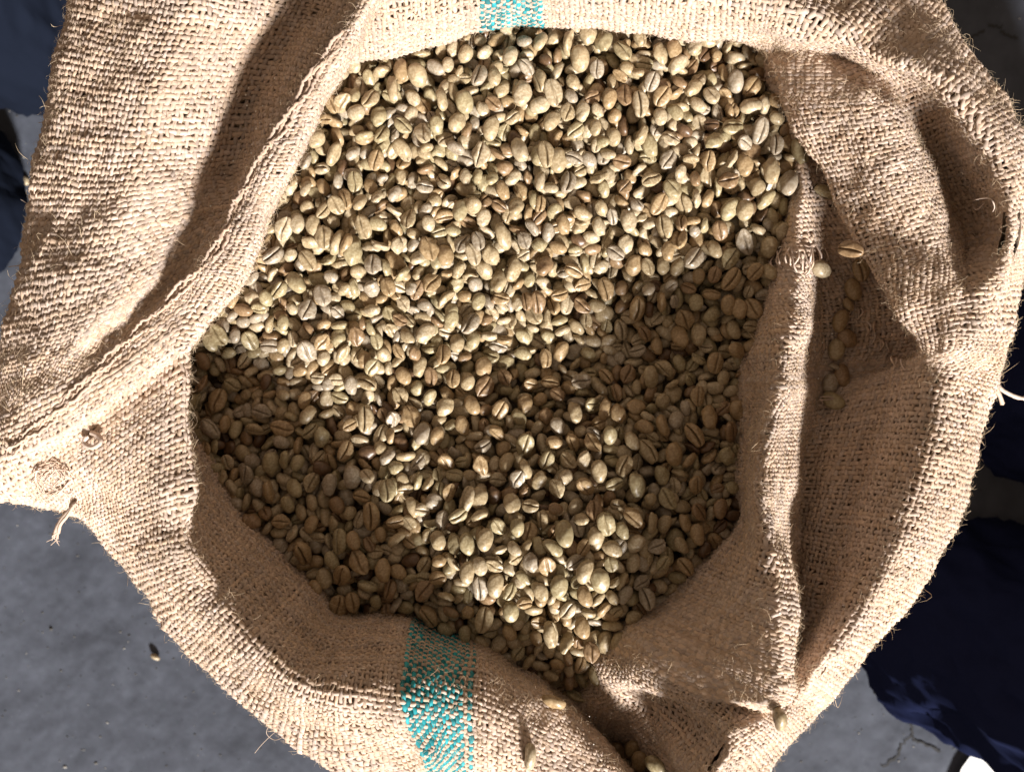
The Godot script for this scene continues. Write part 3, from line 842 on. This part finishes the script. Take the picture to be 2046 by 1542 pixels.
	lay(833, 776, 120, 38, 1, 2); lay(861, 753, 85, 42, 0, 5); lay(905, 757, 85, 42, 0, 3); lay(934, 763, 100, 42, 1, 1); lay(966, 735, 90, 50, 1, 3); lay(969, 772, 120, 50, 0, 5)
	lay(1008, 753, 60, 38, 0, 5); lay(1045, 706, 20, 38, 1, 2); lay(1091, 716, 90, 42, 0, 3); lay(1061, 767, 10, 34, 0, 3); lay(1100, 763, 10, 40, 0, 3); lay(1114, 788, 40, 38, 0, 5)
	lay(1120, 702, 110, 46, 1, 3); lay(800, 790, 55, 44, 0, 1); lay(889, 812, 130, 46, 1, 1); lay(858, 794, 105, 38, 1, 2); lay(943, 810, 60, 44, 1, 3); lay(785, 837, 65, 42, 0, 4)
	lay(821, 831, 70, 52, 0, 3); lay(971, 819, 0, 30, 1, 5); lay(999, 819, 115, 46, 0, 3); lay(1049, 806, 95, 42, 1, 3); lay(1079, 798, 140, 36, 1, 3); lay(1090, 831, 90, 38, 1, 5)
	lay(1037, 835, 60, 40, 1, 2); lay(923, 851, 75, 44, 1, 3); lay(994, 864, 50, 40, 0, 3); lay(965, 892, 155, 40, 0, 4); lay(1049, 888, 100, 52, 0, 2); lay(1115, 851, 60, 42, 1, 4)
	lay(1108, 884, 10, 38, 1, 3); lay(842, 866, 80, 52, 1, 4); lay(873, 872, 110, 42, 1, 3); lay(780, 870, 70, 36, 1, 3)
	lay(1328, 736, 45, 46, 0, 1); lay(1397, 718, 5, 36, 0, 2); lay(1358, 725, 70, 38, 1, 2); lay(1429, 725, 95, 50, 0, 3); lay(1301, 753, 60, 52, 1, 1); lay(1255, 747, 110, 44, 0, 5)
	lay(1162, 761, 170, 44, 0, 4); lay(1212, 751, 50, 38, 0, 3); lay(1234, 784, 60, 38, 0, 5); lay(1345, 766, 150, 34, 2, 1); lay(1446, 755, 110, 36, 1, 1); lay(1394, 792, 85, 44, 0, 3)
	lay(1324, 802, 80, 40, 1, 1); lay(1183, 806, 5, 36, 0, 2); lay(1150, 825, 100, 48, 1, 1); lay(1209, 819, 110, 46, 1, 3); lay(1235, 825, 75, 44, 1, 3); lay(1270, 813, 5, 42, 1, 3)
	lay(1294, 831, 25, 30, 2, 0); lay(1288, 852, 15, 42, 1, 3); lay(1326, 850, 70, 52, 2, 3); lay(1351, 839, 105, 44, 1, 4); lay(1389, 868, 55, 60, 0, 3); lay(1417, 833, 105, 54, 1, 3)
	lay(1461, 862, 60, 48, 0, 5); lay(1452, 911, 90, 44, 1, 2); lay(1296, 901, 60, 58, 0, 1); lay(1219, 870, 85, 42, 1, 2); lay(1184, 886, 55, 46, 0, 3); lay(1146, 884, 80, 42, 0, 3)
	lay(1263, 882, 60, 44, 1, 1); lay(1168, 919, 88, 44, 1, 0); lay(1136, 921, 35, 42, 0, 1); lay(1197, 942, 80, 50, 1, 1); lay(1248, 931, 110, 50, 0, 1); lay(1274, 970, 75, 56, 1, 2)
	lay(1347, 907, 85, 56, 1, 3); lay(1324, 950, 80, 44, 1, 2); lay(1391, 969, 65, 46, 0, 3); lay(1228, 968, 165, 40, 0, 2); lay(1170, 972, 65, 48, 0, 3); lay(1130, 954, 140, 40, 1, 0)
	lay(1378, 919, 130, 40, 2, 3); lay(1464, 974, 10, 34, 1, 2)
	lay(541, 925, 95, 52, 1, 2); lay(568, 918, 95, 42, 2, 2); lay(593, 925, 110, 40, 1, 2); lay(621, 963, 110, 46, 0, 1); lay(657, 968, 100, 48, 1, 4); lay(587, 976, 50, 46, 1, 2)
	lay(704, 953, 95, 54, 1, 4); lay(733, 951, 55, 40, 0, 0); lay(723, 990, 10, 40, 0, 3); lay(774, 980, 85, 50, 0, 2); lay(742, 1031, 88, 60, 0, 3); lay(673, 1009, 70, 42, 1, 5)
	lay(537, 982, 80, 48, 2, 3); lay(492, 949, 100, 44, 0, 4); lay(514, 974, 80, 42, 1, 4); lay(560, 1041, 0, 40, 0, 3); lay(621, 1047, 100, 42, 1, 3); lay(574, 1008, 75, 40, 1, 2)
	lay(501, 1041, 40, 46, 1, 5); lay(666, 1047, 95, 34, 1, 1); lay(679, 1082, 100, 56, 0, 2); lay(705, 1080, 70, 42, 1, 3); lay(717, 1125, 55, 58, 0, 3); lay(683, 1150, 120, 54, 0, 3)
	lay(648, 1156, 85, 48, 1, 1); lay(662, 1121, 60, 42, 1, 2); lay(606, 1105, 75, 60, 0, 3); lay(790, 1043, 170, 40, 0, 3); lay(791, 1078, 140, 44, 2, 1); lay(795, 1142, 30, 42, 1, 3)
	lay(735, 1170, 10, 46, 2, 2); lay(764, 1140, 90, 52, 1, 3); lay(780, 1178, 100, 44, 0, 5); lay(629, 1174, 50, 38, 1, 3); lay(699, 1025, 115, 34, 1, 1); lay(760, 1068, 80, 36, 1, 3)
	lay(675, 1212, 95, 56, 0, 3); lay(704, 1203, 85, 44, 0, 3); lay(750, 1203, 90, 34, 1, 2)
	lay(934, 998, 108, 58, 0, 0); lay(957, 994, 105, 50, 1, 1); lay(916, 1031, 150, 44, 0, 2); lay(958, 1031, 150, 42, 2, 1); lay(896, 984, 100, 40, 0, 3); lay(891, 923, 60, 44, 0, 3)
	lay(960, 931, 65, 44, 0, 3); lay(1012, 923, 90, 46, 1, 1); lay(1033, 957, 115, 46, 0, 4); lay(1049, 937, 70, 44, 2, 1); lay(1078, 961, 120, 42, 1, 1); lay(1093, 920, 120, 42, 0, 2)
	lay(1113, 974, 60, 44, 0, 1); lay(1023, 1006, 95, 50, 1, 1); lay(1060, 1011, 5, 40, 0, 1); lay(1111, 1017, 20, 36, 1, 5); lay(1033, 1054, 90, 44, 1, 2); lay(996, 1052, 50, 42, 0, 2)
	lay(1127, 1066, 78, 60, 1, 2); lay(875, 1080, 65, 46, 1, 1); lay(908, 1086, 80, 46, 1, 2); lay(933, 1088, 75, 50, 1, 2); lay(969, 1078, 105, 50, 1, 1); lay(1027, 1097, 45, 36, 1, 0)
	lay(1060, 1123, 75, 44, 1, 4); lay(988, 1131, 20, 38, 0, 1); lay(1094, 1133, 65, 52, 0, 3); lay(959, 1131, 70, 44, 1, 0); lay(1168, 1142, 115, 52, 1, 1); lay(1191, 1078, 95, 52, 1, 1)
	lay(1211, 1047, 80, 56, 0, 2); lay(1188, 1019, 85, 46, 0, 5); lay(1162, 1037, 20, 34, 1, 1); lay(961, 1174, 90, 56, 0, 4); lay(989, 1170, 100, 52, 1, 1); lay(1019, 1182, 120, 40, 0, 2)
	lay(1117, 1172, 100, 52, 1, 2); lay(1080, 1182, 60, 46, 1, 1); lay(1199, 1160, 80, 60, 1, 2); lay(933, 1144, 100, 48, 1, 1); lay(846, 1180, 120, 50, 0, 5); lay(877, 1121, 160, 34, 1, 3)
	lay(1334, 998, 55, 50, 0, 2); lay(1300, 998, 90, 34, 1, 1); lay(1267, 1033, 40, 50, 0, 3); lay(1397, 1023, 40, 44, 0, 5); lay(1327, 1047, 110, 42, 1, 1); lay(1370, 1045, 90, 40, 1, 3)
	lay(1360, 1090, 60, 42, 1, 1); lay(1314, 1092, 150, 42, 0, 4); lay(1271, 1086, 130, 48, 1, 0); lay(1225, 1096, 35, 46, 1, 1); lay(1303, 1045, 100, 46, 2, 1); lay(1243, 1061, 70, 40, 1, 2)
	lay(1326, 1125, 120, 38, 0, 2); lay(1371, 1131, 50, 44, 0, 3); lay(1283, 1164, 150, 44, 0, 4); lay(1295, 1196, 65, 52, 0, 4); lay(1248, 1188, 120, 42, 1, 4); lay(1224, 1194, 55, 38, 2, 1)
	lay(1243, 1161, 120, 42, 2, 1); lay(1393, 1068, 80, 46, 1, 3); lay(1439, 1016, 100, 44, 1, 5); lay(1267, 1233, 150, 40, 1, 1); lay(1135, 1220, 135, 44, 0, 0); lay(1176, 1224, 20, 34, 2, 1)
	lay(1207, 1218, 130, 42, 2, 3); lay(1168, 1192, 70, 46, 1, 3)
	lay(858, 1231, 60, 52, 0, 3); lay(892, 1193, 20, 40, 2, 1); lay(967, 1239, 105, 56, 0, 1); lay(928, 1267, 90, 38, 1, 2); lay(961, 1284, 40, 34, 1, 1); lay(1018, 1265, 40, 40, 1, 3)
	lay(1076, 1243, 10, 38, 0, 3); lay(1048, 1204, 5, 38, 0, 3); lay(1131, 1284, 125, 50, 2, 1); lay(1101, 1267, 85, 58, 2, 1); lay(1071, 1275, 80, 36, 1, 3); lay(1164, 1255, 80, 46, 1, 3)
	lay(1209, 1284, 95, 52, 1, 1); lay(1238, 1289, 95, 58, 1, 1); lay(1182, 1302, 80, 46, 0, 5); lay(1160, 1327, 110, 34, 0, 3); lay(1189, 1351, 75, 42, 1, 2); lay(1101, 1351, 20, 34, 1, 1)
	lay(1137, 1361, 100, 40, 1, 5); lay(1113, 1327, 30, 32, 1, 3); lay(935, 1224, 60, 36, 1, 3); lay(900, 1224, 20, 36, 1, 5); lay(1021, 1222, 85, 48, 1, 2)

func drop(x: float, z: float, h: float, b: Basis, ax: Vector3, face: int, tone := -1) -> int:
	var id := beans.size()
	settle(x, z, h, b, ax, id)
	var shape := rng.randi_range(0, bean_shapes.size() - 1)
	var scale_by := Vector3(ax.x / 0.0050, ax.y / 0.0022, ax.z / 0.0037)
	if tone < 0:
		var u := rng.randf()
		tone = 0 if u < 0.24 else (1 if u < 0.46 else (2 if u < 0.64 else (3 if u < 0.78 else (4 if u < 0.89 else (5 if u < 0.96 else 6)))))
	beans.append([Transform3D(b.scaled_local(scale_by), Vector3(x, h, z)), shape, tone, face])
	return id

const TONE_WORDS := ["pale cream", "buff", "greenish buff", "light tan", "greyish", "tan brown", "dark brown"]

func bean_look() -> void:
	bean_shapes = [
		bean_mesh(0.0050, 0.0037, 0.0027, 0.0017, 0.0011, 0.06, 0.0),
		bean_mesh(0.0052, 0.0036, 0.0026, 0.0018, 0.0012, -0.10, 0.10),
		bean_mesh(0.0048, 0.0038, 0.0028, 0.0016, 0.0010, 0.10, -0.06),
		bean_mesh(0.0053, 0.0034, 0.0025, 0.0019, 0.0013, 0.02, 0.18),
		bean_mesh(0.0047, 0.0037, 0.0030, 0.0020, 0.0008, -0.05, 0.04, 0.12),
		bean_mesh(0.0050, 0.0036, 0.0023, 0.0012, 0.0009, 0.14, -0.12, 0.22),
		bean_mesh(0.0051, 0.0033, 0.0029, 0.0022, 0.0015, -0.02, 0.24, 0.18),
		bean_mesh(0.0046, 0.0038, 0.0024, 0.0014, 0.0010, 0.08, 0.10, 0.26)]
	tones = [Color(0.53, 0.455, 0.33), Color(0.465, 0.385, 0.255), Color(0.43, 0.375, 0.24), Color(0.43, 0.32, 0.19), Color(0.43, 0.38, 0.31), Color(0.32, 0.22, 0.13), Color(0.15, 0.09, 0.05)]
	var mottle := FastNoiseLite.new()
	mottle.seed = 5
	mottle.frequency = 0.03
	mottle.fractal_octaves = 4
	var ramp := Gradient.new()
	ramp.set_color(0, Color(0.66, 0.60, 0.52))
	ramp.set_color(1, Color(1, 1, 1))
	var nt := NoiseTexture2D.new()
	nt.width = 256
	nt.height = 256
	nt.seamless = true
	nt.noise = mottle
	nt.color_ramp = ramp
	for t in tones:
		var m := StandardMaterial3D.new()
		m.vertex_color_use_as_albedo = true
		m.albedo_color = (t as Color).linear_to_srgb()
		m.albedo_texture = nt
		m.uv1_triplanar = true
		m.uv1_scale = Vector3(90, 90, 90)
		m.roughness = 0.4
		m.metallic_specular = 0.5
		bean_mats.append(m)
	var hm := StandardMaterial3D.new()
	hm.vertex_color_use_as_albedo = true
	hm.albedo_texture = nt
	hm.uv1_triplanar = true
	hm.uv1_scale = Vector3(90, 90, 90)
	hm.roughness = 0.4
	hm.metallic_specular = 0.5
	bean_mats.append(hm)

const ONES := ["zero", "one", "two", "three", "four", "five", "six", "seven", "eight", "nine", "ten", "eleven", "twelve", "thirteen", "fourteen", "fifteen", "sixteen", "seventeen", "eighteen", "nineteen"]
const TENS := ["", "", "twenty", "thirty", "forty", "fifty", "sixty", "seventy", "eighty", "ninety"]
func in_words(n: int) -> String:
	if n < 20: return ONES[maxi(n, 0)]
	return TENS[n / 10] + ("" if n % 10 == 0 else ONES[n % 10])

func bean_label(b: Array) -> String:
	var s := seen_at(b[0].origin)
	var pose: String = ["crease up", "round back up", "on its edge"][b[3]]
	return "%s bean, %s, %s percent across and %s percent down the photo" % [TONE_WORDS[b[2]], pose, in_words(roundi(s.x / 20.46)), in_words(roundi(s.y / 15.42))]

func show_beans() -> void:
	# the beans that show largest are things of their own
	var area := PackedInt32Array()
	area.resize(beans.size())
	for k in owner_of.size():
		if owner_of[k] >= 0 and inside[k]: area[owner_of[k]] += 1
	var order: Array = range(beans.size())
	for k in laid: area[k] += 6
	order.sort_custom(func(a, b): return area[a] > area[b] if area[a] != area[b] else a < b)
	var single := {}
	var used := {}
	for k in order:
		if single.size() >= 284: break
		var label := bean_label(beans[k])
		if used.has(label): continue
		var s := seen_at(beans[k][0].origin)
		if s.y < 66 or s.x < 400: continue
		used[label] = true
		single[k] = label
	var proto: Array = []
	for k in single:
		var b: Array = beans[k]
		var o := MeshInstance3D.new()
		o.name = numbered("coffee_bean")
		o.mesh = bean_shapes[b[1]]
		o.material_override = bean_mats[b[2]]
		o.transform = b[0]
		add_child(o)
		tag(o, single[k], "coffee bean", "green coffee beans heaped in the sack")
	var root := thing("bean_heap", "heap of small unroasted coffee beans filling the sack, the ones between the larger", "coffee beans")
	root.set_meta("kind", "stuff")
	for sh in bean_shapes.size():
		var mm := MultiMesh.new()
		mm.transform_format = MultiMesh.TRANSFORM_3D
		mm.use_colors = true
		mm.mesh = bean_shapes[sh]
		var mine: Array = []
		for k in beans.size():
			if beans[k][1] == sh and not single.has(k): mine.append(k)
		mm.instance_count = mine.size()
		for k in mine.size():
			mm.set_instance_transform(k, beans[mine[k]][0])
			mm.set_instance_color(k, tones[beans[mine[k]][2]])
		var o := MultiMeshInstance3D.new()
		o.name = "heaped_beans"
		o.multimesh = mm
		o.material_override = bean_mats[7]
		o.set_meta("kind", "stuff")
		root.add_child(o, true)
	# the bed on which the lowest layer rests
	var s := Soup.new()
	var step := 4
	var w := GX / step
	var d := GZ / step
	for iz in d:
		for ix in w:
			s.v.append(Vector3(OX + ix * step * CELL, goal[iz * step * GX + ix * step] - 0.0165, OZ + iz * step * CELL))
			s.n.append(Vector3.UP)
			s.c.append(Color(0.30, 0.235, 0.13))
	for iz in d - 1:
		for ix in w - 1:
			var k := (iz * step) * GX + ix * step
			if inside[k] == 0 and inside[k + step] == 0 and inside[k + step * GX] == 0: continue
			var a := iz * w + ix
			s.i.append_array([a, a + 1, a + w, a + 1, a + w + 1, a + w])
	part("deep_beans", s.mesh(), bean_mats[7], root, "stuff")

func loose_bean(label: String, group: String, px: float, py: float, turn: float, face: int, tone: int, where := Vector3.ZERO, normal := Vector3.UP, sc := 1.0) -> void:
	var o := MeshInstance3D.new()
	o.name = numbered("coffee_bean")
	o.mesh = bean_shapes[rng.randi_range(0, 3)]
	o.material_override = bean_mats[tone]
	add_child(o)
	var n := normal
	var p := where
	if where == Vector3.ZERO:
		var k := nearest_cloth(px, py)
		if k >= 0:
			n = (N[k] + Vector3.UP).normalized()
			p = at(px, py, P[k].y) + n * 0.0036
	var flip := Basis(Vector3.RIGHT, [0.0, PI, PI * 0.5][face])
	var tilt := Basis(Quaternion(Vector3.UP, n))
	o.transform = Transform3D((tilt * Basis(Vector3.UP, -deg_to_rad(turn)) * flip).scaled_local(Vector3.ONE * sc), p)
	tag(o, label, "coffee bean", group)

func scatter_loose_beans() -> void:
	var g := "stray beans on the sack cloth"
	loose_bean("buff bean on edge alone on the brown cloth beside the flap's edge", g, 1643, 386, 25, 2, 2)
	loose_bean("pale bean resting alone on the frayed seam at the head of inner fold", g, 1630, 540, 20, 1, 0)
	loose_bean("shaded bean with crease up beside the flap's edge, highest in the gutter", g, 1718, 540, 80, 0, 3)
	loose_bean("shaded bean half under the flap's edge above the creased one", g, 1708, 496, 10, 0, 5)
	loose_bean("round backed bean under the creased one at the head of the gutter", g, 1701, 580, 70, 1, 3)
	loose_bean("upright round backed bean alone in the middle of the gutter", g, 1673, 642, 110, 1, 3)
	loose_bean("small bean tucked behind the long pale bean in the gutter", g, 1688, 676, 40, 1, 5)
	loose_bean("long pale bean in the gutter above the group of three", g, 1666, 698, 100, 1, 1)
	loose_bean("brownish bean, uppermost of the group of three low in the gutter", g, 1678, 752, 80, 1, 5)
	loose_bean("greyish bean against the inner fold in the group of three", g, 1653, 768, 100, 1, 4)
	loose_bean("lowest round bean of the group of three in the gutter", g, 1667, 804, 30, 1, 2)
	loose_bean("tan bean pressed into the near rim's inner edge by the pit", g, 1102, 1404, 200, 2, 3)
	loose_bean("pale bean standing on the near rim with its shadow above it", g, 1056, 1504, 95, 2, 0)
	loose_bean("bean caught where the inner fold meets the outer rim at the bottom", g, 1550, 1420, 80, 2, 1)
	loose_bean("tiny bean bit between the upright bean and the creased one in the gutter", g, 1690, 610, 60, 1, 3, Vector3.ZERO, Vector3.UP, 0.6)
	loose_bean("small broken bean just above the group of three in the gutter", g, 1660, 733, 20, 2, 4, Vector3.ZERO, Vector3.UP, 0.55)
	g = "beans at the bottom of the pit"
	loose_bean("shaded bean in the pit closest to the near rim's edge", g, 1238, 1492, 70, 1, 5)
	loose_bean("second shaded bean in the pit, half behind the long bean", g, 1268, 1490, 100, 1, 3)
	loose_bean("long tan bean in the middle of the row in the pit", g, 1283, 1512, 100, 1, 3)
	loose_bean("round bean at the end of the row in the pit", g, 1316, 1520, 20, 1, 2)
	g = "beans fallen on the concrete floor"
	loose_bean("single pale bean on the grey concrete below the sack's near side", g, 0, 0, 30, 2, 0, at(309, 1312, 0.004), Vector3.UP)
	loose_bean("upper of two beans on the floor beside the dark trousers", g, 0, 0, 60, 1, 0, at(50, 361, 0.003), Vector3.UP)
	loose_bean("lower of two beans on the floor beside the dark trousers", g, 0, 0, 60, 1, 2, at(47, 399, 0.003), Vector3.UP)

# ---------------------------------------------------------------- floor and what stands round the sack
func floor_image() -> ImageTexture:
	var size := 1024
	var im := Image.create(size, size, false, Image.FORMAT_RGB8)
	var a := FastNoiseLite.new()
	a.seed = 11
	a.frequency = 0.006
	a.fractal_octaves = 5
	var b := FastNoiseLite.new()
	b.seed = 12
	b.frequency = 0.06
	b.fractal_octaves = 3
	for y in size:
		for x in size:
			var big := a.get_noise_2d(x * 1.0, y * 0.55)
			var fine := b.get_noise_2d(x, y)
			var v := 0.067 * (1.0 + 0.26 * big + 0.18 * fine)
			if rng.randf() < 0.006: v *= rng.randf_range(0.55, 1.4)
			im.set_pixel(x, y, Color(v * 0.88, v * 0.97, v * 1.24).linear_to_srgb())
	im.generate_mipmaps()
	return ImageTexture.create_from_image(im)

func build_floor() -> void:
	var fm := StandardMaterial3D.new()
	fm.albedo_texture = floor_image()
	fm.roughness = 0.75
	fm.metallic_specular = 0.25
	var nz := FastNoiseLite.new()
	nz.frequency = 0.03
	nz.fractal_octaves = 5
	var nt := NoiseTexture2D.new()
	nt.width = 512
	nt.height = 512
	nt.seamless = true
	nt.noise = nz
	nt.as_normal_map = true
	nt.bump_strength = 3.0
	fm.normal_enabled = true
	fm.normal_texture = nt
	fm.normal_scale = 0.5
	var pm := PlaneMesh.new()
	pm.size = Vector2(1.6, 1.6)
	var o := part("floor", pm, fm)
	o.set_meta("kind", "structure")
	tag(o, "worn grey concrete floor under the sack", "", "", "structure")
	var wide := PlaneMesh.new()
	wide.size = Vector2(40, 40)
	var wm := StandardMaterial3D.new()
	wm.albedo_color = Color(0.068, 0.073, 0.089).linear_to_srgb()
	wm.roughness = 0.8
	var w := part("ground", wide, wm)
	w.position.y = -0.004
	w.set_meta("kind", "structure")
	# grit and chaff on the concrete
	var grain := SphereMesh.new()
	grain.radius = 0.001
	grain.height = 0.0012
	grain.radial_segments = 6
	grain.rings = 3
	var mm := MultiMesh.new()
	mm.transform_format = MultiMesh.TRANSFORM_3D
	mm.use_colors = true
	mm.mesh = grain
	mm.instance_count = 1500
	for k in 1500:
		var sc := rng.randf_range(0.2, 0.8) * (2.2 if rng.randf() < 0.03 else 1.0)
		mm.set_instance_transform(k, Transform3D(Basis(Vector3.UP, rng.randf() * TAU).scaled(Vector3(sc * rng.randf_range(0.8, 2.2), sc, sc)), Vector3(rng.randf_range(-0.56, 0.56), 0.0004 * sc, rng.randf_range(-0.42, 0.42))))
		var g := rng.randf_range(0.02, 0.14) if rng.randf() < 0.8 else rng.randf_range(0.2, 0.34)
		mm.set_instance_color(k, Color(g, g * 0.95, g * 0.88))
	var grit := MultiMeshInstance3D.new()
	grit.name = "grit"
	grit.multimesh = mm
	var gm := StandardMaterial3D.new()
	gm.vertex_color_use_as_albedo = true
	gm.roughness = 0.9
	grit.material_override = gm
	grit.set_meta("kind", "stuff")
	o.add_child(grit, true)
	# cracks in the concrete
	var dark := StandardMaterial3D.new()
	dark.albedo_color = Color(0.03, 0.03, 0.032).linear_to_srgb()
	dark.roughness = 1.0
	for line in [[[1745, 1385], [1770, 1400], [1800, 1425], [1822, 1452], [1826, 1478], [1860, 1490], [1880, 1500]], [[1822, 1470], [1800, 1490], [1790, 1515], [1760, 1530]], [[1925, 82], [1946, 72], [1968, 60]], [[1975, 50], [1990, 54], [2004, 52]], [[2000, 60], [2014, 70], [2034, 76]]]:
		var q: Array = []
		for k in line: q.append(at(k[0], k[1], 0.0))
		var path := smooth_path(q, 7)
		var s := Soup.new()
		for k in path.size():
			var t := (path[mini(k + 1, path.size() - 1)] - path[maxi(k - 1, 0)]).normalized()
			var side := Vector3.UP.cross(t)
			var wd := 0.0008 + 0.0007 * rng.randf()
			var jog := side * rng.randf_range(-0.0016, 0.0016)
			for e in [-1.0, 1.0]:
				s.v.append(path[k] + jog + side * wd * e + Vector3(0, 0.0012 if e > 0 else 0.0006, 0))
				s.n.append(Vector3.UP)
				s.c.append(Color.WHITE)
		for k in path.size() - 1:
			var a := k * 2
			s.i.append_array([a, a + 1, a + 2, a + 1, a + 3, a + 2])
		part("crack", s.mesh(), dark, o)

# a trouser leg: rings from hem to thigh, soft folds
func trouser_leg(rings: Array, folds: float, seed_no: int) -> ArrayMesh:
	var n := FastNoiseLite.new()
	n.seed = seed_no
	n.frequency = 1.0
	var s := Soup.new()
	var st_ := SurfaceTool.new()
	st_.begin(Mesh.PRIMITIVE_TRIANGLES)
	st_.set_smooth_group(0)
	var around := 120
	var rows := 90
	for j in rows + 1:
		var f := float(j) / rows * (rings.size() - 1)
		var k := mini(int(f), rings.size() - 2)
		var t := f - k
		var a: Array = rings[k]
		var b: Array = rings[k + 1]
		var u := smoothstep(0, 1, t)
		var cx := lerpf(a[0], b[0], u)
		var h := lerpf(a[1], b[1], t)
		var cz := lerpf(a[2], b[2], u)
		var rx := lerpf(a[3], b[3], u)
		var rz := lerpf(a[4], b[4], u)
		for i in around:
			var ang := TAU * i / around
			var w := n.get_noise_3d(cos(ang) * 1.6 + h * 2.5, h * 5.0, sin(ang) * 1.6)
			var w2 := absf(n.get_noise_3d(cos(ang) * 1.1 + 7.0, h * 9.0 + ang * 0.9, sin(ang) * 1.1))
			var crease := pow(1.0 - absf(n.get_noise_3d(cos(ang) * 2.6 + 3.0 + h * 3.0, h * 6.0 - ang * 0.5, sin(ang) * 2.6 - h * 2.0)) * 1.6, 3.0)
			var k2 := 1.0 + folds * w + folds * 0.7 * (0.35 - w2) + folds * 0.35 * maxf(crease, 0.0)
			st_.add_vertex(Vector3(cx + cos(ang) * rx * k2, h + (0.012 * w if j > 0 else 0.012 * w), cz + sin(ang) * rz * k2))
	for j in rows:
		for i in around:
			var a := j * around + i
			var b := j * around + (i + 1) % around
			for q in [a, a + around, b, b, a + around, b + around]:
				st_.add_index(q)
	st_.generate_normals()
	return st_.commit()

func build_surroundings() -> void:
	var navy := StandardMaterial3D.new()
	navy.albedo_color = Color(0.008, 0.011, 0.034).linear_to_srgb()
	navy.roughness = 0.9
	navy.metallic_specular = 0.12
	var slate := StandardMaterial3D.new()
	slate.albedo_color = Color(0.0055, 0.0075, 0.014).linear_to_srgb()
	slate.roughness = 0.9
	slate.metallic_specular = 0.12
	# wide work trousers of someone standing beside the sack
	var t := thing("work_trousers", "dark navy work trousers of someone standing beside the outer rim", "trousers")
	part("trouser_leg", trouser_leg([[0.475, 0.03, 0.245, 0.125, 0.105], [0.50, 0.2, 0.25, 0.12, 0.10], [0.56, 0.45, 0.24, 0.11, 0.11], [0.62, 0.8, 0.18, 0.11, 0.12]], 0.16, 3), navy, t)
	part("trouser_leg", trouser_leg([[0.54, 0.03, -0.02, 0.11, 0.115], [0.56, 0.2, -0.02, 0.11, 0.115], [0.60, 0.45, 0.0, 0.11, 0.11], [0.64, 0.8, 0.03, 0.11, 0.11]], 0.14, 8), navy, t)
	var u := thing("dark_trousers", "slate blue trousers of someone standing at the flap side", "trousers")
	part("trouser_leg", trouser_leg([[-0.475, 0.03, -0.355, 0.085, 0.085], [-0.49, 0.3, -0.40, 0.09, 0.09], [-0.53, 0.8, -0.45, 0.10, 0.1]], 0.10, 21), slate, u)
	part("trouser_leg", trouser_leg([[-0.545, 0.02, -0.185, 0.055, 0.08], [-0.58, 0.3, -0.19, 0.07, 0.09], [-0.64, 0.8, -0.22, 0.09, 0.1]], 0.10, 27), slate, u)
	# scrap of white paper
	var white := StandardMaterial3D.new()
	white.albedo_color = Color(0.92, 0.92, 0.92)
	white.roughness = 0.7
	var s := Soup.new()
	var out := [[1965, 1462], [1990, 1482], [2008, 1510], [2012, 1600], [1900, 1600], [1922, 1535], [1944, 1505]]
	var c := at(1965, 1540, 0.012)
	s.v.append(c); s.n.append(Vector3.UP); s.c.append(Color.WHITE)
	for q in out:
		s.v.append(at(q[0], q[1], 0.006 + 0.004 * rng.randf())); s.n.append(Vector3.UP); s.c.append(Color.WHITE)
	for k in out.size():
		s.i.append_array([0, 1 + k, 1 + (k + 1) % out.size()])
	var p := part("paper_scrap", s.mesh(), white)
	tag(p, "white scrap of paper on the floor below the navy trousers", "paper")

func _ready() -> void:
	rng.seed = 2024
	rough.seed = 4
	rough.frequency = 0.06
	wave.seed = 9
	wave.frequency = 0.021
	wave.fractal_octaves = 3
	var cam := Camera3D.new()
	cam.name = "camera"
	cam.fov = rad_to_deg(2.0 * atan(771.0 / FOCAL))
	cam.near = 0.02
	cam.far = 100.0
	cam.position = Vector3(0, EYE, 0)
	cam.rotation = Vector3(-PI / 2, 0, 0)
	var lens := CameraAttributesPhysical.new()
	lens.frustum_focus_distance = 0.375
	lens.frustum_focal_length = 28.75
	lens.exposure_aperture = 16.0
	cam.attributes = lens
	cam.fov = rad_to_deg(2.0 * atan(771.0 / FOCAL))
	add_child(cam)
	var env := Environment.new()
	env.background_mode = Environment.BG_SKY
	var sky := ProceduralSkyMaterial.new()
	sky.sky_top_color = Color(0.62, 0.55, 0.48)
	sky.sky_horizon_color = Color(0.84, 0.76, 0.67)
	sky.ground_bottom_color = Color(0.20, 0.20, 0.20)
	sky.ground_horizon_color = Color(0.40, 0.40, 0.40)
	sky.sun_angle_max = 1.0
	env.sky = Sky.new()
	env.sky.sky_material = sky
	env.background_energy_multiplier = 0.41
	env.tonemap_mode = Environment.TONE_MAPPER_LINEAR
	env.tonemap_exposure = 2.35
	env.sdfgi_enabled = true
	env.ssao_enabled = true
	env.ssil_enabled = true
	var we := WorldEnvironment.new()
	we.name = "environment"
	we.environment = env
	add_child(we)
	var sun := DirectionalLight3D.new()
	sun.name = "sun"
	sun.light_energy = 1.6
	sun.light_color = Color(1.0, 0.985, 0.965)
	sun.light_angular_distance = 8.0
	sun.shadow_enabled = true
	add_child(sun)
	var el := deg_to_rad(29.0)
	var to := Vector3(-0.38, 0, -0.925).normalized() * cos(el) - Vector3(0, sin(el), 0)
	sun.look_at_from_position(Vector3.ZERO, to, Vector3.UP)
	var t0 := Time.get_ticks_msec()
	build_floor()
	weave_grid()
	build_sack()
	print("cloth ", NC, " x ", NR, " ", Time.get_ticks_msec() - t0)
	bean_look()
	pile_beans()
	print("beans ", beans.size(), " ", Time.get_ticks_msec() - t0)
	show_beans()
	scatter_loose_beans()
	build_surroundings()
	print("done ", Time.get_ticks_msec() - t0)
